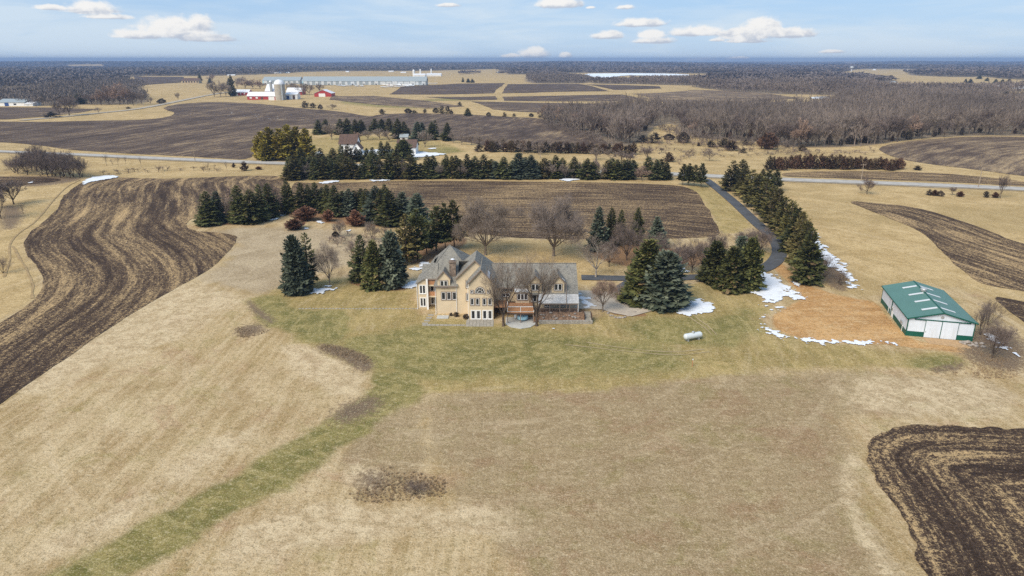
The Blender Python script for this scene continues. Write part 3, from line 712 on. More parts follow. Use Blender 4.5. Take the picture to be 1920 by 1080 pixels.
SNOW = []
def snow(poly, thr=.0, res=.17, sc=1.3, amp=2.2, th=.06, label=None):
    g = W(poly, 1); lo = g.min(0) - 1.5; hi = g.max(0) + 1.5
    xs = np.arange(lo[0], hi[0], res); ys = np.arange(lo[1], hi[1], res)
    X, Y = np.meshgrid(xs, ys); v = sdf(g, X.ravel(), Y.ravel()).reshape(X.shape)
    v = np.minimum(v, 2.0) / 2.0 + amp * (fbm(X, Y, sc, 4, len(SNOW) * 7 + 1) - .5) - thr
    keep = v > 0
    nx = len(xs); idx = -np.ones(X.shape, int)
    q = keep[:-1, :-1] & keep[1:, :-1] & keep[:-1, 1:] & keep[1:, 1:]
    i, j = np.nonzero(q)
    if not len(i): return
    raw = np.stack([i * nx + j, i * nx + j + 1, (i + 1) * nx + j + 1, (i + 1) * nx + j], 1)
    u, inv = np.unique(raw, return_inverse=True); f = inv.reshape(raw.shape)
    x = X.ravel()[u] + (NR.random(len(u)) - .5) * res * .6; y = Y.ravel()[u] + (NR.random(len(u)) - .5) * res * .6
    z = lift(x, y, 2.9) + th * np.clip(v.ravel()[u] * 2.5, .1, 1) + .02 * fbm(x, y, .8, 2, 5)
    SNOW.append((np.column_stack([x, y, z]), f))
    me = np_mesh('snow', SNOW[-1][0], f, M['snow'], None, True)
    tag(link('snow', me), kind='stuff')
    if label: COL.objects[-1]['label'] = label

def build_snow():
    M['snow'], nt, b = new_mat('snow'); t = NT(nt); n1 = t.noise(t.pos(), .9, 6, .7); n2 = t.noise(t.pos(), 3.5, 4, .7)
    c = t.mix(t.ramp(n2, .35, .65), (.58, .62, .69), (.72, .74, .78)); c = t.mix(t.math('MULTIPLY', t.ramp(n1, .50, .68), .6), c, (.44, .42, .38))
    t.link(c, b.inputs['Base Color']); b.inputs['Roughness'].default_value = .7
    snow([(1254,565),(1275,558),(1300,558),(1326,564),(1342,578),(1322,592),(1296,594),(1276,590),(1262,578)], .02)
    snow([(1404,520),(1424,510),(1448,516),(1474,536),(1484,548),(1470,562),(1444,566),(1436,578),(1430,560),(1406,546)], -.05)
    snow([(1470,542),(1490,540),(1516,562),(1500,566),(1474,562)], .25, sc=1.0)
    snow([(1448,578),(1472,570),(1474,578),(1452,592)], .15, sc=.8); snow([(1424,590),(1440,590),(1436,606),(1424,606)], .45, .2, .8)
    snow([(1420,606),(1440,610),(1462,626),(1520,634),(1600,640),(1680,642),(1672,650),(1560,648),(1480,640),(1440,628),(1424,616)], .28, .13, .9, 2.6)
    snow([(1504,412),(1528,434),(1548,466),(1576,488),(1602,520),(1614,546),(1596,546),(1580,520),(1560,500),(1536,492),(1520,462),(1506,440)], .12, .2, 1.3, 2.6)
    snow([(1484,525),(1500,528),(1516,536),(1490,540)], .3)
    snow([(582,548),(600,538),(624,538),(628,544),(596,552),(580,552)], -.05); snow([(752,538),(768,527),(784,528),(782,538),(762,541)], -.1)
    snow([(772,504),(790,492),(816,490),(800,500),(780,510)], .05); snow([(500,416),(520,405),(536,404),(520,414)], .12, .4)
    snow([(592,415),(602,412),(604,419),(592,420)], .05, .3); snow([(646,434),(658,431),(660,436),(646,437)], .0, .3)
    snow([(568,428),(576,425),(578,430),(568,431)], .0, .3); snow([(1256,498),(1268,484),(1280,498),(1296,512),(1276,516)], .15, .3)
    snow([(148,346),(160,336),(185,331),(224,329),(222,335),(180,340),(160,348)], .1, .6, 3.0, 1.5)
    snow([(50,348),(70,342),(64,338),(54,342)], .35, .5, 2); snow([(596,342),(640,338),(646,341),(600,347)], .15, .6, 2.5)
    snow([(690,338),(735,337),(738,340),(695,341)], .15, .6, 2.5); snow([(1044,337),(1085,335),(1090,339),(1060,341)], .05, .6, 2.5)
    snow([(640,290),(680,283),(720,280),(760,286),(730,292),(690,293),(650,298)], .12, .8, 4); snow([(754,291),(782,284),(820,288),(850,290),(800,295),(760,296)], .1, .8, 4)
    snow([(578,289),(600,283),(610,287),(590,294)], .2, .8, 4); snow([(800,279),(820,277),(822,280),(805,281)], .1, .7, 3)
    snow([(1840,620),(1860,622),(1890,650),(1905,672),(1880,660),(1850,640)], .32, .25, 1.1); snow([(1070,550),(1100,552),(1112,566),(1112,578),(1092,580),(1080,560)], .22, .2, 1.5)
    snow([(395,213),(440,208),(480,214),(560,222),(500,226),(430,222)], 1.5, .6, 2.0, 2.6)
    snow([(700,164),(740,160),(790,156),(830,156),(800,160),(740,165)], .95, 2, 6, 2.2); snow([(620,158),(680,160),(690,163),(630,162)], 1.0, 2, 6, 2.2)
    snow([(1140,586),(1150,588),(1180,597),(1176,600),(1150,596)], .5, .2, .9, 1.7); snow([(1038,618),(1044,613),(1047,622),(1040,624)], .35, .15, .7)
    snow([(1062,598),(1072,590),(1080,597),(1070,602)], .3, .15, .7); snow([(1095,567),(1114,562),(1118,580),(1108,581)], .25, .2, .9)
    snow([(1010,596),(1030,596),(1030,602),(1012,603)], .55, .15, .7); snow([(1880,640),(1900,655),(1920,675),(1915,680)], .4, .25, 1.2)
    snow([(30,690),(60,700),(40,722),(20,712)], .85, .25, 1.0, 1.9)
# ------------------------------------------------------------------ tree templates (1 m tall, 1 m wide, scaled per tree)
def kites(c, d, n, s, w):
    """leaf sprays: centre c, long direction d, flat normal n, length s, width w -> verts, quads"""
    d = d / np.linalg.norm(d, axis=1)[:, None]
    t = np.cross(n, d); t /= np.maximum(np.linalg.norm(t, axis=1), 1e-6)[:, None]
    nn = np.cross(d, t)
    s = s[:, None]; w = w[:, None]
    a = c; b = c + d * s * .55 + t * w * .5 - nn * w * .22; e = c + d * s; g = c + d * s * .55 - t * w * .5 - nn * w * .22
    v = np.stack([a, b, e, g], 1).reshape(-1, 3)
    return v, np.arange(len(v)).reshape(-1, 4)

def norm_template(v, trunk_v):
    lo = v.min(0); hi = v.max(0)
    q = np.percentile(np.hypot(v[:, 0], v[:, 1]), 99) * 2
    sc = np.array([1 / q, 1 / q, 1 / hi[2]])
    return v * sc, trunk_v * sc

def tubes_np(segs, n):
    """segs: list of polylines [(p, r), ...] -> verts, quads"""
    V = []; Fq = []; k0 = 0
    for pl in segs:
        pts = np.array([p for p, _ in pl]); rs = np.array([r for _, r in pl]); m = len(pts)
        t = np.gradient(pts, axis=0); t /= np.maximum(np.linalg.norm(t, axis=1), 1e-9)[:, None]
        ref = np.array([.31, .95, .05]) if abs(t[0][2]) > .8 else np.array([0, 0, 1.0])
        a = np.cross(t, ref); a /= np.maximum(np.linalg.norm(a, axis=1), 1e-9)[:, None]; b = np.cross(t, a)
        an = np.arange(n) * 2 * np.pi / n
        ring = pts[:, None] + (a[:, None] * np.cos(an)[None, :, None] + b[:, None] * np.sin(an)[None, :, None]) * rs[:, None, None]
        V.append(ring.reshape(-1, 3))
        i, j = np.meshgrid(np.arange(m - 1), np.arange(n), indexing='ij'); jj = (j + 1) % n
        Fq.append(np.stack([i * n + j, i * n + jj, (i + 1) * n + jj, (i + 1) * n + j], -1).reshape(-1, 4) + k0)
        k0 += m * n
    return np.vstack(V), np.vstack(Fq)

def conifer(seed, wr=.45, bare=.03, whorls=30, nb=9, shape=.85, droop=-.25, gap=.1, spr=1.0):
    g = np.random.default_rng(seed); C = []; D = []; N = []; S = []; Wd = []; T = []
    lean = g.normal(0, .012, 2)
    for i in range(whorls):
        t = (i + g.random() * .6) / whorls; z = bare + (1 - bare) * t * .97
        prof = (1 - t) ** shape * min(1, .62 + t * 5 + (0 if bare < .1 else .1))
        Rr = .5 * wr * prof * (.82 + .36 * g.random()) + .012
        m = max(4, int(nb * (.55 + .45 * (1 - t))))
        for k in range(m):
            if g.random() < gap: continue
            az = 2 * math.pi * (k + g.random() * .8) / m + i * 1.7
            L = Rr * (.72 + .42 * g.random()); tone = np.clip(g.normal(.43, .27), 0, 1)
            el = droop + .75 * t + g.normal(0, .09)
            d0 = np.array([math.cos(az) * math.cos(el), math.sin(az) * math.cos(el), math.sin(el)])
            ns = max(3, int(7 * spr * (L / (.5 * wr)) + 3))
            for q in range(ns):
                u = .18 + .82 * (q + g.random()) / ns
                p = d0 * L * u + np.array([lean[0] * z, lean[1] * z, z + .14 * L * u * u])
                for sd in (-1, 1):
                    aa = az + sd * (.25 + .75 * g.random()); e2 = el + g.normal(-.12, .28)
                    C.append(p); D.append((math.cos(aa) * math.cos(e2), math.sin(aa) * math.cos(e2), math.sin(e2)))
                    N.append((g.normal(0, .35), g.normal(0, .35), 1)); s = (.30 * L + .022) * (.7 + .6 * g.random())
                    S.append(s); Wd.append(s * (.42 + .25 * g.random())); T.append(np.clip(tone + g.normal(0, .13), 0, 1))
    for q in range(6):
        C.append((lean[0], lean[1], .95)); D.append((g.normal(0, .25), g.normal(0, .25), 1)); N.append((1, 0, 0)); S.append(.055); Wd.append(.018); T.append(.6)
    v, f = kites(np.array(C), np.array(D), np.array(N), np.array(S), np.array(Wd))
    tv, tf = tubes_np([[(np.array([lean[0] * z, lean[1] * z, z]), .016 * (1 - z) ** .8 + .002) for z in (0, .06, .2, .5, .8, .96)]], 6)
    v, tv = norm_template(v, tv)
    return v, f, np.repeat(T, 4), tv, tf

def shrub(seed, n=700, top=.9, up=.6, lumps=.3):
    """rounded or pointed bushy evergreen, foliage to the ground"""
    g = np.random.default_rng(seed); u = g.normal(size=(n, 3)); u /= np.linalg.norm(u, axis=1)[:, None]
    lp = g.normal(size=(9, 3)); lp /= np.linalg.norm(lp, axis=1)[:, None]
    lum = 1 + lumps * np.max(np.maximum(u @ lp.T - .72, 0) / .28, axis=1) * .6 - .1
    r = (.45 + .55 * g.random(n) ** .5) * lum
    c = u * r[:, None] * np.array([.5, .5, .5]); c[:, 2] = (c[:, 2] + .5) * top
    k = 1 - .35 * np.clip((c[:, 2] - .45) / .5, 0, 1); c[:, 0] *= k; c[:, 1] *= k
    d = u * np.array([1, 1, .4]) * .8 + np.array([0, 0, up]) + g.normal(0, .55, (n, 3))
    s = .12 + .12 * g.random(n); T = np.clip(.45 + .25 * g.normal(size=n), 0, 1)
    v, f = kites(c, d, g.normal(size=(n, 3)), s, s * .62)
    tv, tf = tubes_np([[(np.array([0, 0, z]), .03 * (1 - z)) for z in (0, .3, .7)]], 5)
    v[:, 2] = np.maximum(v[:, 2], .0); v, tv = norm_template(v, tv)
    return v, f, np.repeat(T, 4), tv, tf

def bare_tree(seed, fork=.2, limbs=6, spread=.75, levels=3, kids=(5, 5, 5), tw=6, thick=.024, multi=0, twig_w=.0032, up=.5, leader=True):
    g = np.random.default_rng(seed); segs = {0: [], 1: [], 2: []}; tips = []
    def grow(p, d, L, r, lev):
        n = 5 if lev == 0 else 4; pts = [(p, r)]; q = p.copy(); dd = d.copy()
        for k in range(n):
            dd = dd + g.normal(0, .10 + .03 * lev, 3) + np.array([0, 0, up * .16]); dd /= np.linalg.norm(dd)
            q = q + dd * L / n; pts.append((q.copy(), r * (1 - .72 * (k + 1) / n)))
        segs[min(lev, 2)].append(pts)
        if lev >= levels: tips.append(pts); return
        m = kids[min(lev, len(kids) - 1)]
        for k in range(m):
            u = .3 + .7 * (k + g.random()) / m; i = min(int(u * n), n - 1)
            a = pts[i][0] + (pts[i + 1][0] - pts[i][0]) * (u * n - i)
            ax = pts[i + 1][0] - pts[i][0]; ax /= np.linalg.norm(ax)
            o = np.cross(ax, g.normal(size=3)); o /= np.linalg.norm(o)
            th = .42 + .5 * g.random(); nd = ax * math.cos(th) + o * math.sin(th)
            if nd[2] < -.15: nd[2] *= -.3
            grow(a, nd, L * (.50 + .22 * g.random()) * (1.12 - .45 * u), pts[i][1] * (.55 + .15 * g.random()), lev + 1)
        tips.append(pts)
    if multi:
        for k in range(multi):
            az = 2 * math.pi * (k + .6 * g.random()) / multi; e = .18 + spread * .5 * g.random()
            grow(np.array([math.cos(az) * .012, math.sin(az) * .012, 0]), np.array([math.cos(az) * math.sin(e), math.sin(az) * math.sin(e), math.cos(e)]), .62 + .2 * g.random(), thick * (.5 + .3 * g.random()), 0)
    else:
        tp = [(np.array([0, 0, 0.]), thick * 1.35), (np.array([0, 0, .02]), thick), (np.array([.004, .002, fork * .6]), thick * .85), (np.array([.002, .004, fork * 1.02]), thick * .8)]
        segs[0].append(tp)
        for k in range(limbs):
            az = 2 * math.pi * (k + .7 * g.random()) / limbs; e = spread * (.5 + .55 * g.random())
            zz = fork * (.75 + .3 * g.random())
            grow(np.array([.002, .002, zz]), np.array([math.cos(az) * math.sin(e), math.sin(az) * math.sin(e), math.cos(e)]), .40 + .14 * g.random(), thick * (.38 + .22 * g.random()), 0)
        if leader: grow(np.array([.002, .002, fork]), np.array([.05, .03, 1.]), .55, thick * .7, 0)
    tv0, tf0 = tubes_np(segs[0], 6); tv = [tv0]; tf = [tf0]; k = len(tv0)
    if segs[1]: a, b = tubes_np(segs[1], 4); tv.append(a); tf.append(b + k); k += len(a)
    C = []; D = []; S = []
    for pts in tips:
        for q in range(tw):
            u = g.random() ** .7 * (len(pts) - 1); i = min(int(u), len(pts) - 2)
            a = pts[i][0] + (pts[i + 1][0] - pts[i][0]) * (u - i); ax = pts[i + 1][0] - pts[i][0]
            d = ax / np.linalg.norm(ax) + g.normal(0, .55, 3) + np.array([0, 0, .15]); C.append(a); D.append(d / np.linalg.norm(d)); S.append(.05 + .07 * g.random())
    C = np.array(C); D = np.array(D); S = np.array(S); n = len(C)
    cv, cf = kites(C, D, g.normal(size=(n, 3)), S, np.full(n, twig_w))
    T = np.repeat(np.clip(.5 + .25 * g.normal(size=n), 0, 1), 4)
    if segs[2]:
        a, b = tubes_np([[s[0], s[2], s[4]] if len(s) > 4 else s for s in segs[2]], 3)
        cf = np.vstack([cf, b + len(cv)]); cv = np.vstack([cv, a]); T = np.append(T, np.full(len(a), .35))
    tv = np.vstack(tv); tf = np.vstack(tf); cv, tv = norm_template(cv, tv)
    return cv, cf, T, tv, tf

TPL = {}
def template(key, gens, crown, bark):
    TPL[key] = []
    for v, f, T, tv, tf in gens:
        TPL[key].append((np_mesh(key + '_trunk', tv, tf, M[bark], {'tone': np.full(len(tv), .4)}, True), np_mesh(key + '_crown', v, f, M[crown], {'tone': T})))

def build_templates():
    sp_ = [conifer(s, .45, .02, 32, 10, .68, -.22, .12) for s in (1, 2, 3, 4)]
    template('spruce', sp_, 'spruce', 'barkdark')
    template('blue', [conifer(s, .45, .0, 34, 11, .64, -.2, .06) for s in (11, 12, 13)], 'blue', 'barkdark')
    big = [conifer(s, .62, .0, 40, 14, .50, -.22, .06, 1.4) for s in (21, 22)]
    template('broad', big, 'spruce', 'barkdark'); template('broadblue', [conifer(s, .62, .0, 40, 14, .48, -.2, .04, 1.5) for s in (23, 24)], 'blue', 'barkdark')
    template('pine', [conifer(s, .50, .22, 22, 9, .58, .0, .18) for s in (31, 32, 33)], 'spruce', 'barkdark')
    template('olive', [conifer(s, .5, .10, 22, 9, .62, -.02, .18) for s in (41, 42, 43)], 'pine', 'barkdark')
    template('gold', [conifer(s, .55, .02, 24, 10, .5, .1, .1) for s in (51, 52)], 'gold', 'barkdark')
    template('larch', [conifer(s, .4, .05, 22, 7, .8, -.1, .35) for s in (61,)], 'twigred', 'barkdark')
    template('thin', [conifer(s, .3, .16, 26, 7, .6, -.3, .25) for s in (71,)], 'spruce', 'barkdark')
    template('cedar', [conifer(s, .9, .0, 13, 9, .5, .25, .18, .8) for s in (81, 82)] + [shrub(83, 520, 1.0, .9, .5)], 'cedar', 'barkdark')
    template('darkcedar', [conifer(s, .95, .0, 12, 9, .55, .2, .2, .8) for s in (84, 85)] + [shrub(86, 480, 1.0, .7, .5)], 'darkcedar', 'barkdark')
    template('rust', [conifer(s, 1.25, .0, 11, 13, .38, .42, .08, 1.0) for s in (87, 88)], 'rust', 'barkdark')
    template('bareround', [bare_tree(s, .17, 8, .95, 3, (5, 5, 4), 6, .018, twig_w=.0026) for s in (101, 102)], 'twig', 'bark')
    template('barebig', [bare_tree(s, .17, 9, 1.05, 3, (6, 6, 5), 8, .020, twig_w=.0026) for s in (111, 112)], 'twig', 'bark')
    template('barehouse', [bare_tree(s, .15, 5, .9, 3, (6, 5, 4), 4, .025, twig_w=.0022, up=.55, leader=False) for s in (125, 122)], 'twig', 'barkdark')
    template('barered', [bare_tree(s, .22, 8, .8, 3, (5, 5, 4), 6, .022, twig_w=.004) for s in (131,)], 'twigred', 'bark')
    template('barepale', [bare_tree(s, .25, 5, 1.0, 3, (5, 4, 4), 4, .024) for s in (141,)], 'twig', 'barkpale')
    template('baredark', [bare_tree(s, .14, 7, .95, 3, (5, 5, 4), 6, .02) for s in (151, 152)], 'twigdark', 'barkdark')
    template('bush', [bare_tree(s, 0, 0, 1.3, 2, (6, 5), 7, .014, multi=9, twig_w=.006) for s in (161, 162)], 'twigdark', 'barkdark')
    template('mid', [bare_tree(s, .18, 6, .85, 2, (5, 5), 8, .02, twig_w=.009) for s in (171, 172, 173)], 'twig', 'bark')
    template('middark', [bare_tree(s, .16, 6, .9, 2, (5, 5), 9, .02, twig_w=.009) for s in (174, 175)], 'twigdark', 'barkdark')
    template('midred', [bare_tree(s, .16, 6, .9, 2, (5, 5), 10, .02, twig_w=.012) for s in (176,)], 'twigred', 'barkdark')
    template('sapling', [bare_tree(s, .3, 4, .5, 2, (4, 3), 4, .012, twig_w=.006) for s in (181,)], 'twigdark', 'barkdark')

KINDS_ = {'spruce': ('spruce_tree', 'spruce'), 'blue': ('spruce_tree', 'spruce'), 'broad': ('spruce_tree', 'spruce'), 'broadblue': ('spruce_tree', 'spruce'),
          'pine': ('pine_tree', 'pine tree'), 'olive': ('pine_tree', 'pine tree'), 'gold': ('evergreen_tree', 'evergreen'), 'larch': ('larch_tree', 'larch'), 'thin': ('spruce_tree', 'spruce'),
          'cedar': ('cedar_tree', 'cedar'), 'darkcedar': ('cedar_tree', 'cedar'), 'rust': ('juniper_bush', 'bush'), 'bush': ('bare_bush', 'bush')}
def plant(key, bx, by, ty, wpx, label, group=None, var=None, hmul=1.0):
    """a tree standing at photo point (bx, by), its top at photo row ty, wpx wide"""
    b = P1(bx, by); h = max(.5, (hz(ty, b.y) - b.z)) * hmul; w = wpx * zc(b.y, b.z + h / 2) / F * (1.15 if key in ('spruce', 'blue', 'pine', 'olive', 'thin') else 1.08)
    return plant_at(key, b, h, w, label, group, var)

def plant_at(key, b, h, w, label, group=None, var=None):
    nm, cat = KINDS_.get(key, ('bare_tree', 'bare tree'))
    root = thing(nm, b, label, cat, group)
    tm, cm = TPL[key][rnd.randrange(len(TPL[key])) if var is None else var % len(TPL[key])]
    root.scale = (w * rnd.uniform(.92, 1.08), w * rnd.uniform(.92, 1.08), h * rnd.uniform(.95, 1.05)); root.rotation_euler = (rnd.gauss(0, .018), rnd.gauss(0, .018), rnd.uniform(0, 6.28))
    for n, me in (('trunk', tm), ('crown', cm)):
        o = bpy.data.objects.new(n, me); COL.objects.link(o); o.parent = root
    return root

ORD = 'first second third fourth fifth sixth seventh eighth ninth tenth eleventh twelfth thirteenth fourteenth fifteenth sixteenth seventeenth eighteenth nineteenth twentieth'.split()
def ordn(i):
    if i < 20: return ORD[i]
    n = i + 1; s = 'th' if 10 <= n % 100 <= 20 else {1: 'st', 2: 'nd', 3: 'rd'}.get(n % 10, 'th')
    return f'{n}{s}'

LOOK = {'spruce': 'dark green spruce', 'blue': 'blue-green spruce', 'olive': 'olive green pine', 'pine': 'dark bare-trunked pine', 'larch': 'brown leafless larch', 'thin': 'thin dark spruce',
        'gold': 'yellow-olive bushy evergreen', 'bareround': 'round leafless tree', 'mid': 'grey leafless tree', 'middark': 'dark leafless tree', 'midred': 'reddish leafless tree', 'cedar': 'rusty brown cedar',
        'darkcedar': 'dark brown cedar', 'bush': 'dark leafless bush', 'sapling': 'thin leafless sapling', 'rust': 'rusty red bush', 'broad': 'broad dark green spruce', 'broadblue': 'broad blue-green spruce', 'baredark': 'dark leafless tree', 'bare': 'leafless tree'}
def row(lst, where, group, frm='from the left'):
    lst = sorted(lst, key=lambda q: q[1])
    for i, (key, bx, by, ty, w) in enumerate(lst):
        plant(key, bx, by, ty, w, f'{LOOK[key]}, {ordn(i)} tree {frm} {where}', group, i)

def build_trees():
    S, B, O, N = 'spruce', 'blue', 'olive', 'pine'
    # row behind the rusty shrubs
    row([(S,392,422,357,44),(B,409,417,355,34),('bareround',427,417,369,34),('larch',436,408,351,28),(S,453,417,349,42),(S,473,418,353,46),(S,490,414,346,36),(S,506,407,345,36),('larch',522,403,348,24),(S,543,400,339,32),
         (S,568,401,343,36),(S,582,399,345,28),(S,594,398,342,32),(S,607,396,348,28),(S,619,399,344,34),(S,630,405,348,36),(S,644,402,354,30),(B,653,404,355,32),(S,666,401,356,34),(S,678,400,352,32),(S,690,405,354,34),
         (B,703,415,345,46),(S,716,418,351,38),(S,732,422,353,50),(S,724,411,347,34),(B,757,414,360,42),(B,781,421,357,44)],
        'in the row across the dry pasture', 'conifers in the row across the pasture')
    row([(O,763,494,398,46),(N,783,487,394,46),(N,800,476,410,38),(N,818,471,382,44),(N,835,468,382,34),(N,852,468,375,42)], 'in the grove beside the pyramid roof', 'pines in the grove beside the house')
    plant('rust',573,414,384,44,'widest rusty bush below the spruce row',var=0); plant('rust',552,430,408,36,'low dark rusty bush standing nearest the bare lawn',var=1)
    plant('rust',616,415,392,22,'small round rusty bush between two larger ones',var=0); plant('rust',667,424,392,36,'tall rusty bush on the right of the shrubs',var=1)
    plant('bareround',638,444,408,27,'small dark leafless tree among the rusty bushes'); plant('darkcedar',629,444,433,16,'tiny dark bush at the foot of the small leafless tree')
    plant('bareround',697,452,412,34,'grey leafless shrub tree behind the three big spruces'); plant('bush',722,446,424,34,'pale twiggy bush in front of the olive pine'); plant('bush',662,482,452,42,'low grey twiggy bush left of the big spruces')
    # lawn in front, left of the house
    plant('broadblue',559,550,440,54,'big full blue spruce with snow at its foot',var=0); plant('thin',581,537,432,32,'slim dark spruce close behind the big blue spruce')
    plant('gold',534,526,508,9,'tiny golden evergreen peeking out behind the blue spruce'); plant('bareround',619,536,450,66,'round leafless tree beside the blue spruce and snow',var=1)
    plant('spruce',677,527,440,44,'leftmost spruce of the three big ones near the house',var=2); plant('broad',702,540,448,48,'middle spruce of the three big ones near the house',var=0); plant('broadblue',735,537,433,58,'widest spruce of the three big ones near the house',var=1)
    # behind and in front of the house
    plant('barebig',910,478,358,122,'great leafless tree behind the middle gable of the house',var=0); plant('barebig',1038,480,352,130,'tallest leafless tree behind the long grey roof',var=1)
    plant('barehouse',944,611,478,104,'leafless tree in front of the house, left of the deck',var=0); plant('barehouse',1006,611,462,132,'leafless tree in front of the house, right of the deck',var=1)
    plant('barered',1130,584,520,56,'small reddish leafless tree on the lawn by the steps'); plant('barepale',1117,520,436,76,'spreading pale leafless tree beside the driveway end')
    plant(B,1120,470,387,38,'blue spruce, first of the conifers beyond the driveway end'); plant(S,1145,462,384,32,'dark spruce beside the blue spruce beyond the driveway end'); plant(S,1162,458,392,28,'smaller dark spruce between leafless crowns beyond the drive')
    plant(S,1194,458,391,30,'lone dark spruce top above the purple leafless trees'); plant(B,1232,462,404,38,'rounded blue spruce behind the purple leafless trees',hmul=1.0)
    for i, (x, y, ty, w, lb) in enumerate([(1175,488,410,74,'dark leafless tree under the lone spruce top'),(1142,500,432,50,'leafless tree between the pale tree and the dark one'),(1232,500,428,62,'leafless tree under the rounded blue spruce'),(1273,512,440,62,'leafless tree on snow beside the biggest spruces'),
            (1297,512,446,56,'leafless tree left of the round spruce clump'),(1316,500,440,50,'slim leafless tree behind the round spruce clump'),(1425,474,420,62,'purple leafless tree inside the bend of the drive'),(1398,470,424,56,'purple leafless tree behind the round spruce clump'),(1210,492,434,46,'leafless tree behind the biggest spruce'),(1344,480,428,50,'dark leafless tree behind the left spruce of the clump')]):
        plant('baredark', x, y, ty, w, lb, None, i)
    plant('broad',1209,564,444,84,'biggest dark green spruce by the parking pad',var=0); plant('broadblue',1243,572,464,86,'big blue-green spruce beside the biggest green one',var=0); plant('broad',1190,545,482,38,'smaller spruce tucked behind the biggest green one',var=1)
    plant('broad',1338,530,447,56,'left spruce of the clump inside the driveway bend',var=1); plant('broad',1370,543,456,60,'front spruce of the clump inside the driveway bend',var=0); plant('broad',1402,541,444,52,'right spruce of the clump beside the snow patch',var=1); plant('broadblue',1386,526,442,44,'rear bluish spruce of the clump inside the driveway bend',var=1)
    # row along the drive
    row([(O,1368,358,302,38),(O,1388,352,300,36),(O,1392,368,312,34),(O,1406,374,318,42),(O,1416,388,322,40),(O,1430,402,330,44),(S,1424,372,318,30),(O,1442,414,348,46),(O,1454,427,354,44),(O,1466,443,368,48),(O,1478,458,376,48),(S,1486,474,384,48),(O,1495,494,396,50),(O,1503,512,410,52),(S,1510,530,428,54),(O,1498,478,398,40)],
        'along the bend of the driveway', 'evergreens along the driveway')
    plant(N,1438,364,316,30,'pine set back behind the driveway row near the road'); plant(N,1453,358,318,26,'outermost pine behind the driveway row beside the road')
    for i, (x, y, ty) in enumerate([(1280,347,307),(1290,348,306),(1301,349,307),(1314,351,305)]):
        plant(N, x, y, ty, 22, f'{ORD[i]} pine from the left at the mouth of the driveway', 'pines at the mouth of the driveway', i)
    # windbreak between field and road
    wb = [(O,542,338,306,30),(O,556,337,290,36),('mid',579,336,302,34),(S,593,336,293,28),(O,608,336,300,30),(S,622,335,296,26),(S,634,336,306,24),(O,650,335,294,30),(O,664,335,298,34),(S,682,335,299,24),(S,700,335,282,26),(O,714,335,298,26),(S,730,335,288,32),(O,746,335,292,28),(O,770,335,292,38),('mid',758,336,306,24),
          (S,790,334,305,28),(S,803,334,290,30),(S,815,334,290,32),('mid',829,335,304,28),(S,838,334,288,26),(O,850,334,292,24),(S,862,334,298,26),('mid',870,335,306,26),(S,878,334,290,28),(S,892,334,290,30),(S,906,334,288,32),(O,918,334,298,28),(B,930,334,302,34),(S,945,335,293,34),
          (B,972,334,286,40),(B,996,335,291,36),(O,1020,334,294,32),('mid',1034,335,302,28),(S,1042,334,288,32),('mid',1060,335,302,36),(S,1101,336,297,36),(S,1114,335,304,24),('mid',1126,336,305,26),(O,1138,335,300,28),(S,1156,336,298,34),(S,1176,336,300,32),('midred',1203,338,308,36),(S,1230,337,298,28),(S,1249,337,303,24)]
    wb += [(rnd.choice([S, S, O, 'middark']), x + rnd.uniform(-4, 4), 331 + rnd.uniform(-2, 2), 296 + rnd.uniform(-6, 7), rnd.uniform(26, 34)) for x in (548, 570, 585, 600, 615, 642, 657, 690, 722, 754, 780, 809, 834, 856, 884, 900, 924, 938, 960, 984, 1008, 1030, 1052, 1072, 1092, 1120, 1148, 1166, 1190, 1216, 1240)]
    row(wb, 'in the windbreak beside the plowed field', 'trees of the windbreak')
    b2 = [(S,641,303,272,20),(O,655,304,270,22),(S,669,303,276,18),(O,745,301,276,22),(S,600,316,277,28),(S,626,316,276,32),(S,565,312,276,28),(O,588,314,282,28),('darkcedar',648,302,284,26),(S,676,300,278,16),(S,688,302,278,18),(S,700,306,274,22),(S,716,297,264,18),(S,728,297,264,22),(B,736,300,278,18),('broad',757,300,260,36)]
    row(b2, 'around the neighbouring farmhouse', 'conifers around the neighbouring farmhouse')
    for i, (x, y, ty, w) in enumerate([(492,299,248,34),(508,300,240,38),(526,300,237,40),(544,300,234,42),(560,300,234,38),(576,302,240,36),(500,302,262,30)]):
        plant('gold', x, y, ty, w, f'yellow-olive evergreen, {ORD[i] if i < 6 else "lowest"} tree in the golden clump by the road', 'golden evergreens by the road', i)
    b3 = [(S,598,252,225,24),(S,612,250,222,22),(S,638,252,222,22),(S,652,250,222,24),(S,668,254,223,22),(S,678,252,224,24),(S,702,248,221,22),(S,716,246,222,20),(O,731,247,222,22),(S,748,260,222,26),(S,759,254,228,20),(B,782,264,229,26),(B,792,258,230,20),(S,810,262,229,26),(S,838,264,230,24),('thin',816,258,226,14)]
    row(b3, 'in the back row of the neighbouring farm', 'conifers behind the neighbouring farmhouse')
    b4 = [('mid',622,262,228,36),('mid',690,262,240,34),('mid',712,262,240,30),('mid',730,266,242,32),('mid',797,276,242,32),('midred',668,264,246,26),('mid',850,268,244,24),('mid',866,272,248,24),('mid',884,272,250,26),('mid',898,274,252,26),('mid',920,274,252,26),('mid',940,276,254,26),('mid',772,284,266,16)]
    row(b4, 'behind the neighbouring farmhouse', 'leafless trees behind the neighbouring farmhouse')
    cr = [('darkcedar' if (i % 3 == 0) else 'cedar', 900 + i * 11.5 + rnd.uniform(-3, 3), 284 + .55 * i * .35 + rnd.uniform(-1, 1.5), 264 + .12 * i + rnd.uniform(-3, 3), 19) for i in range(26)]
    cr += [('mid',1010,290,262,30),('mid',980,288,264,26),('mid',1118,300,272,36),('mid',1165,306,276,34),('middark',1180,308,284,26),('mid',1145,302,276,30)]
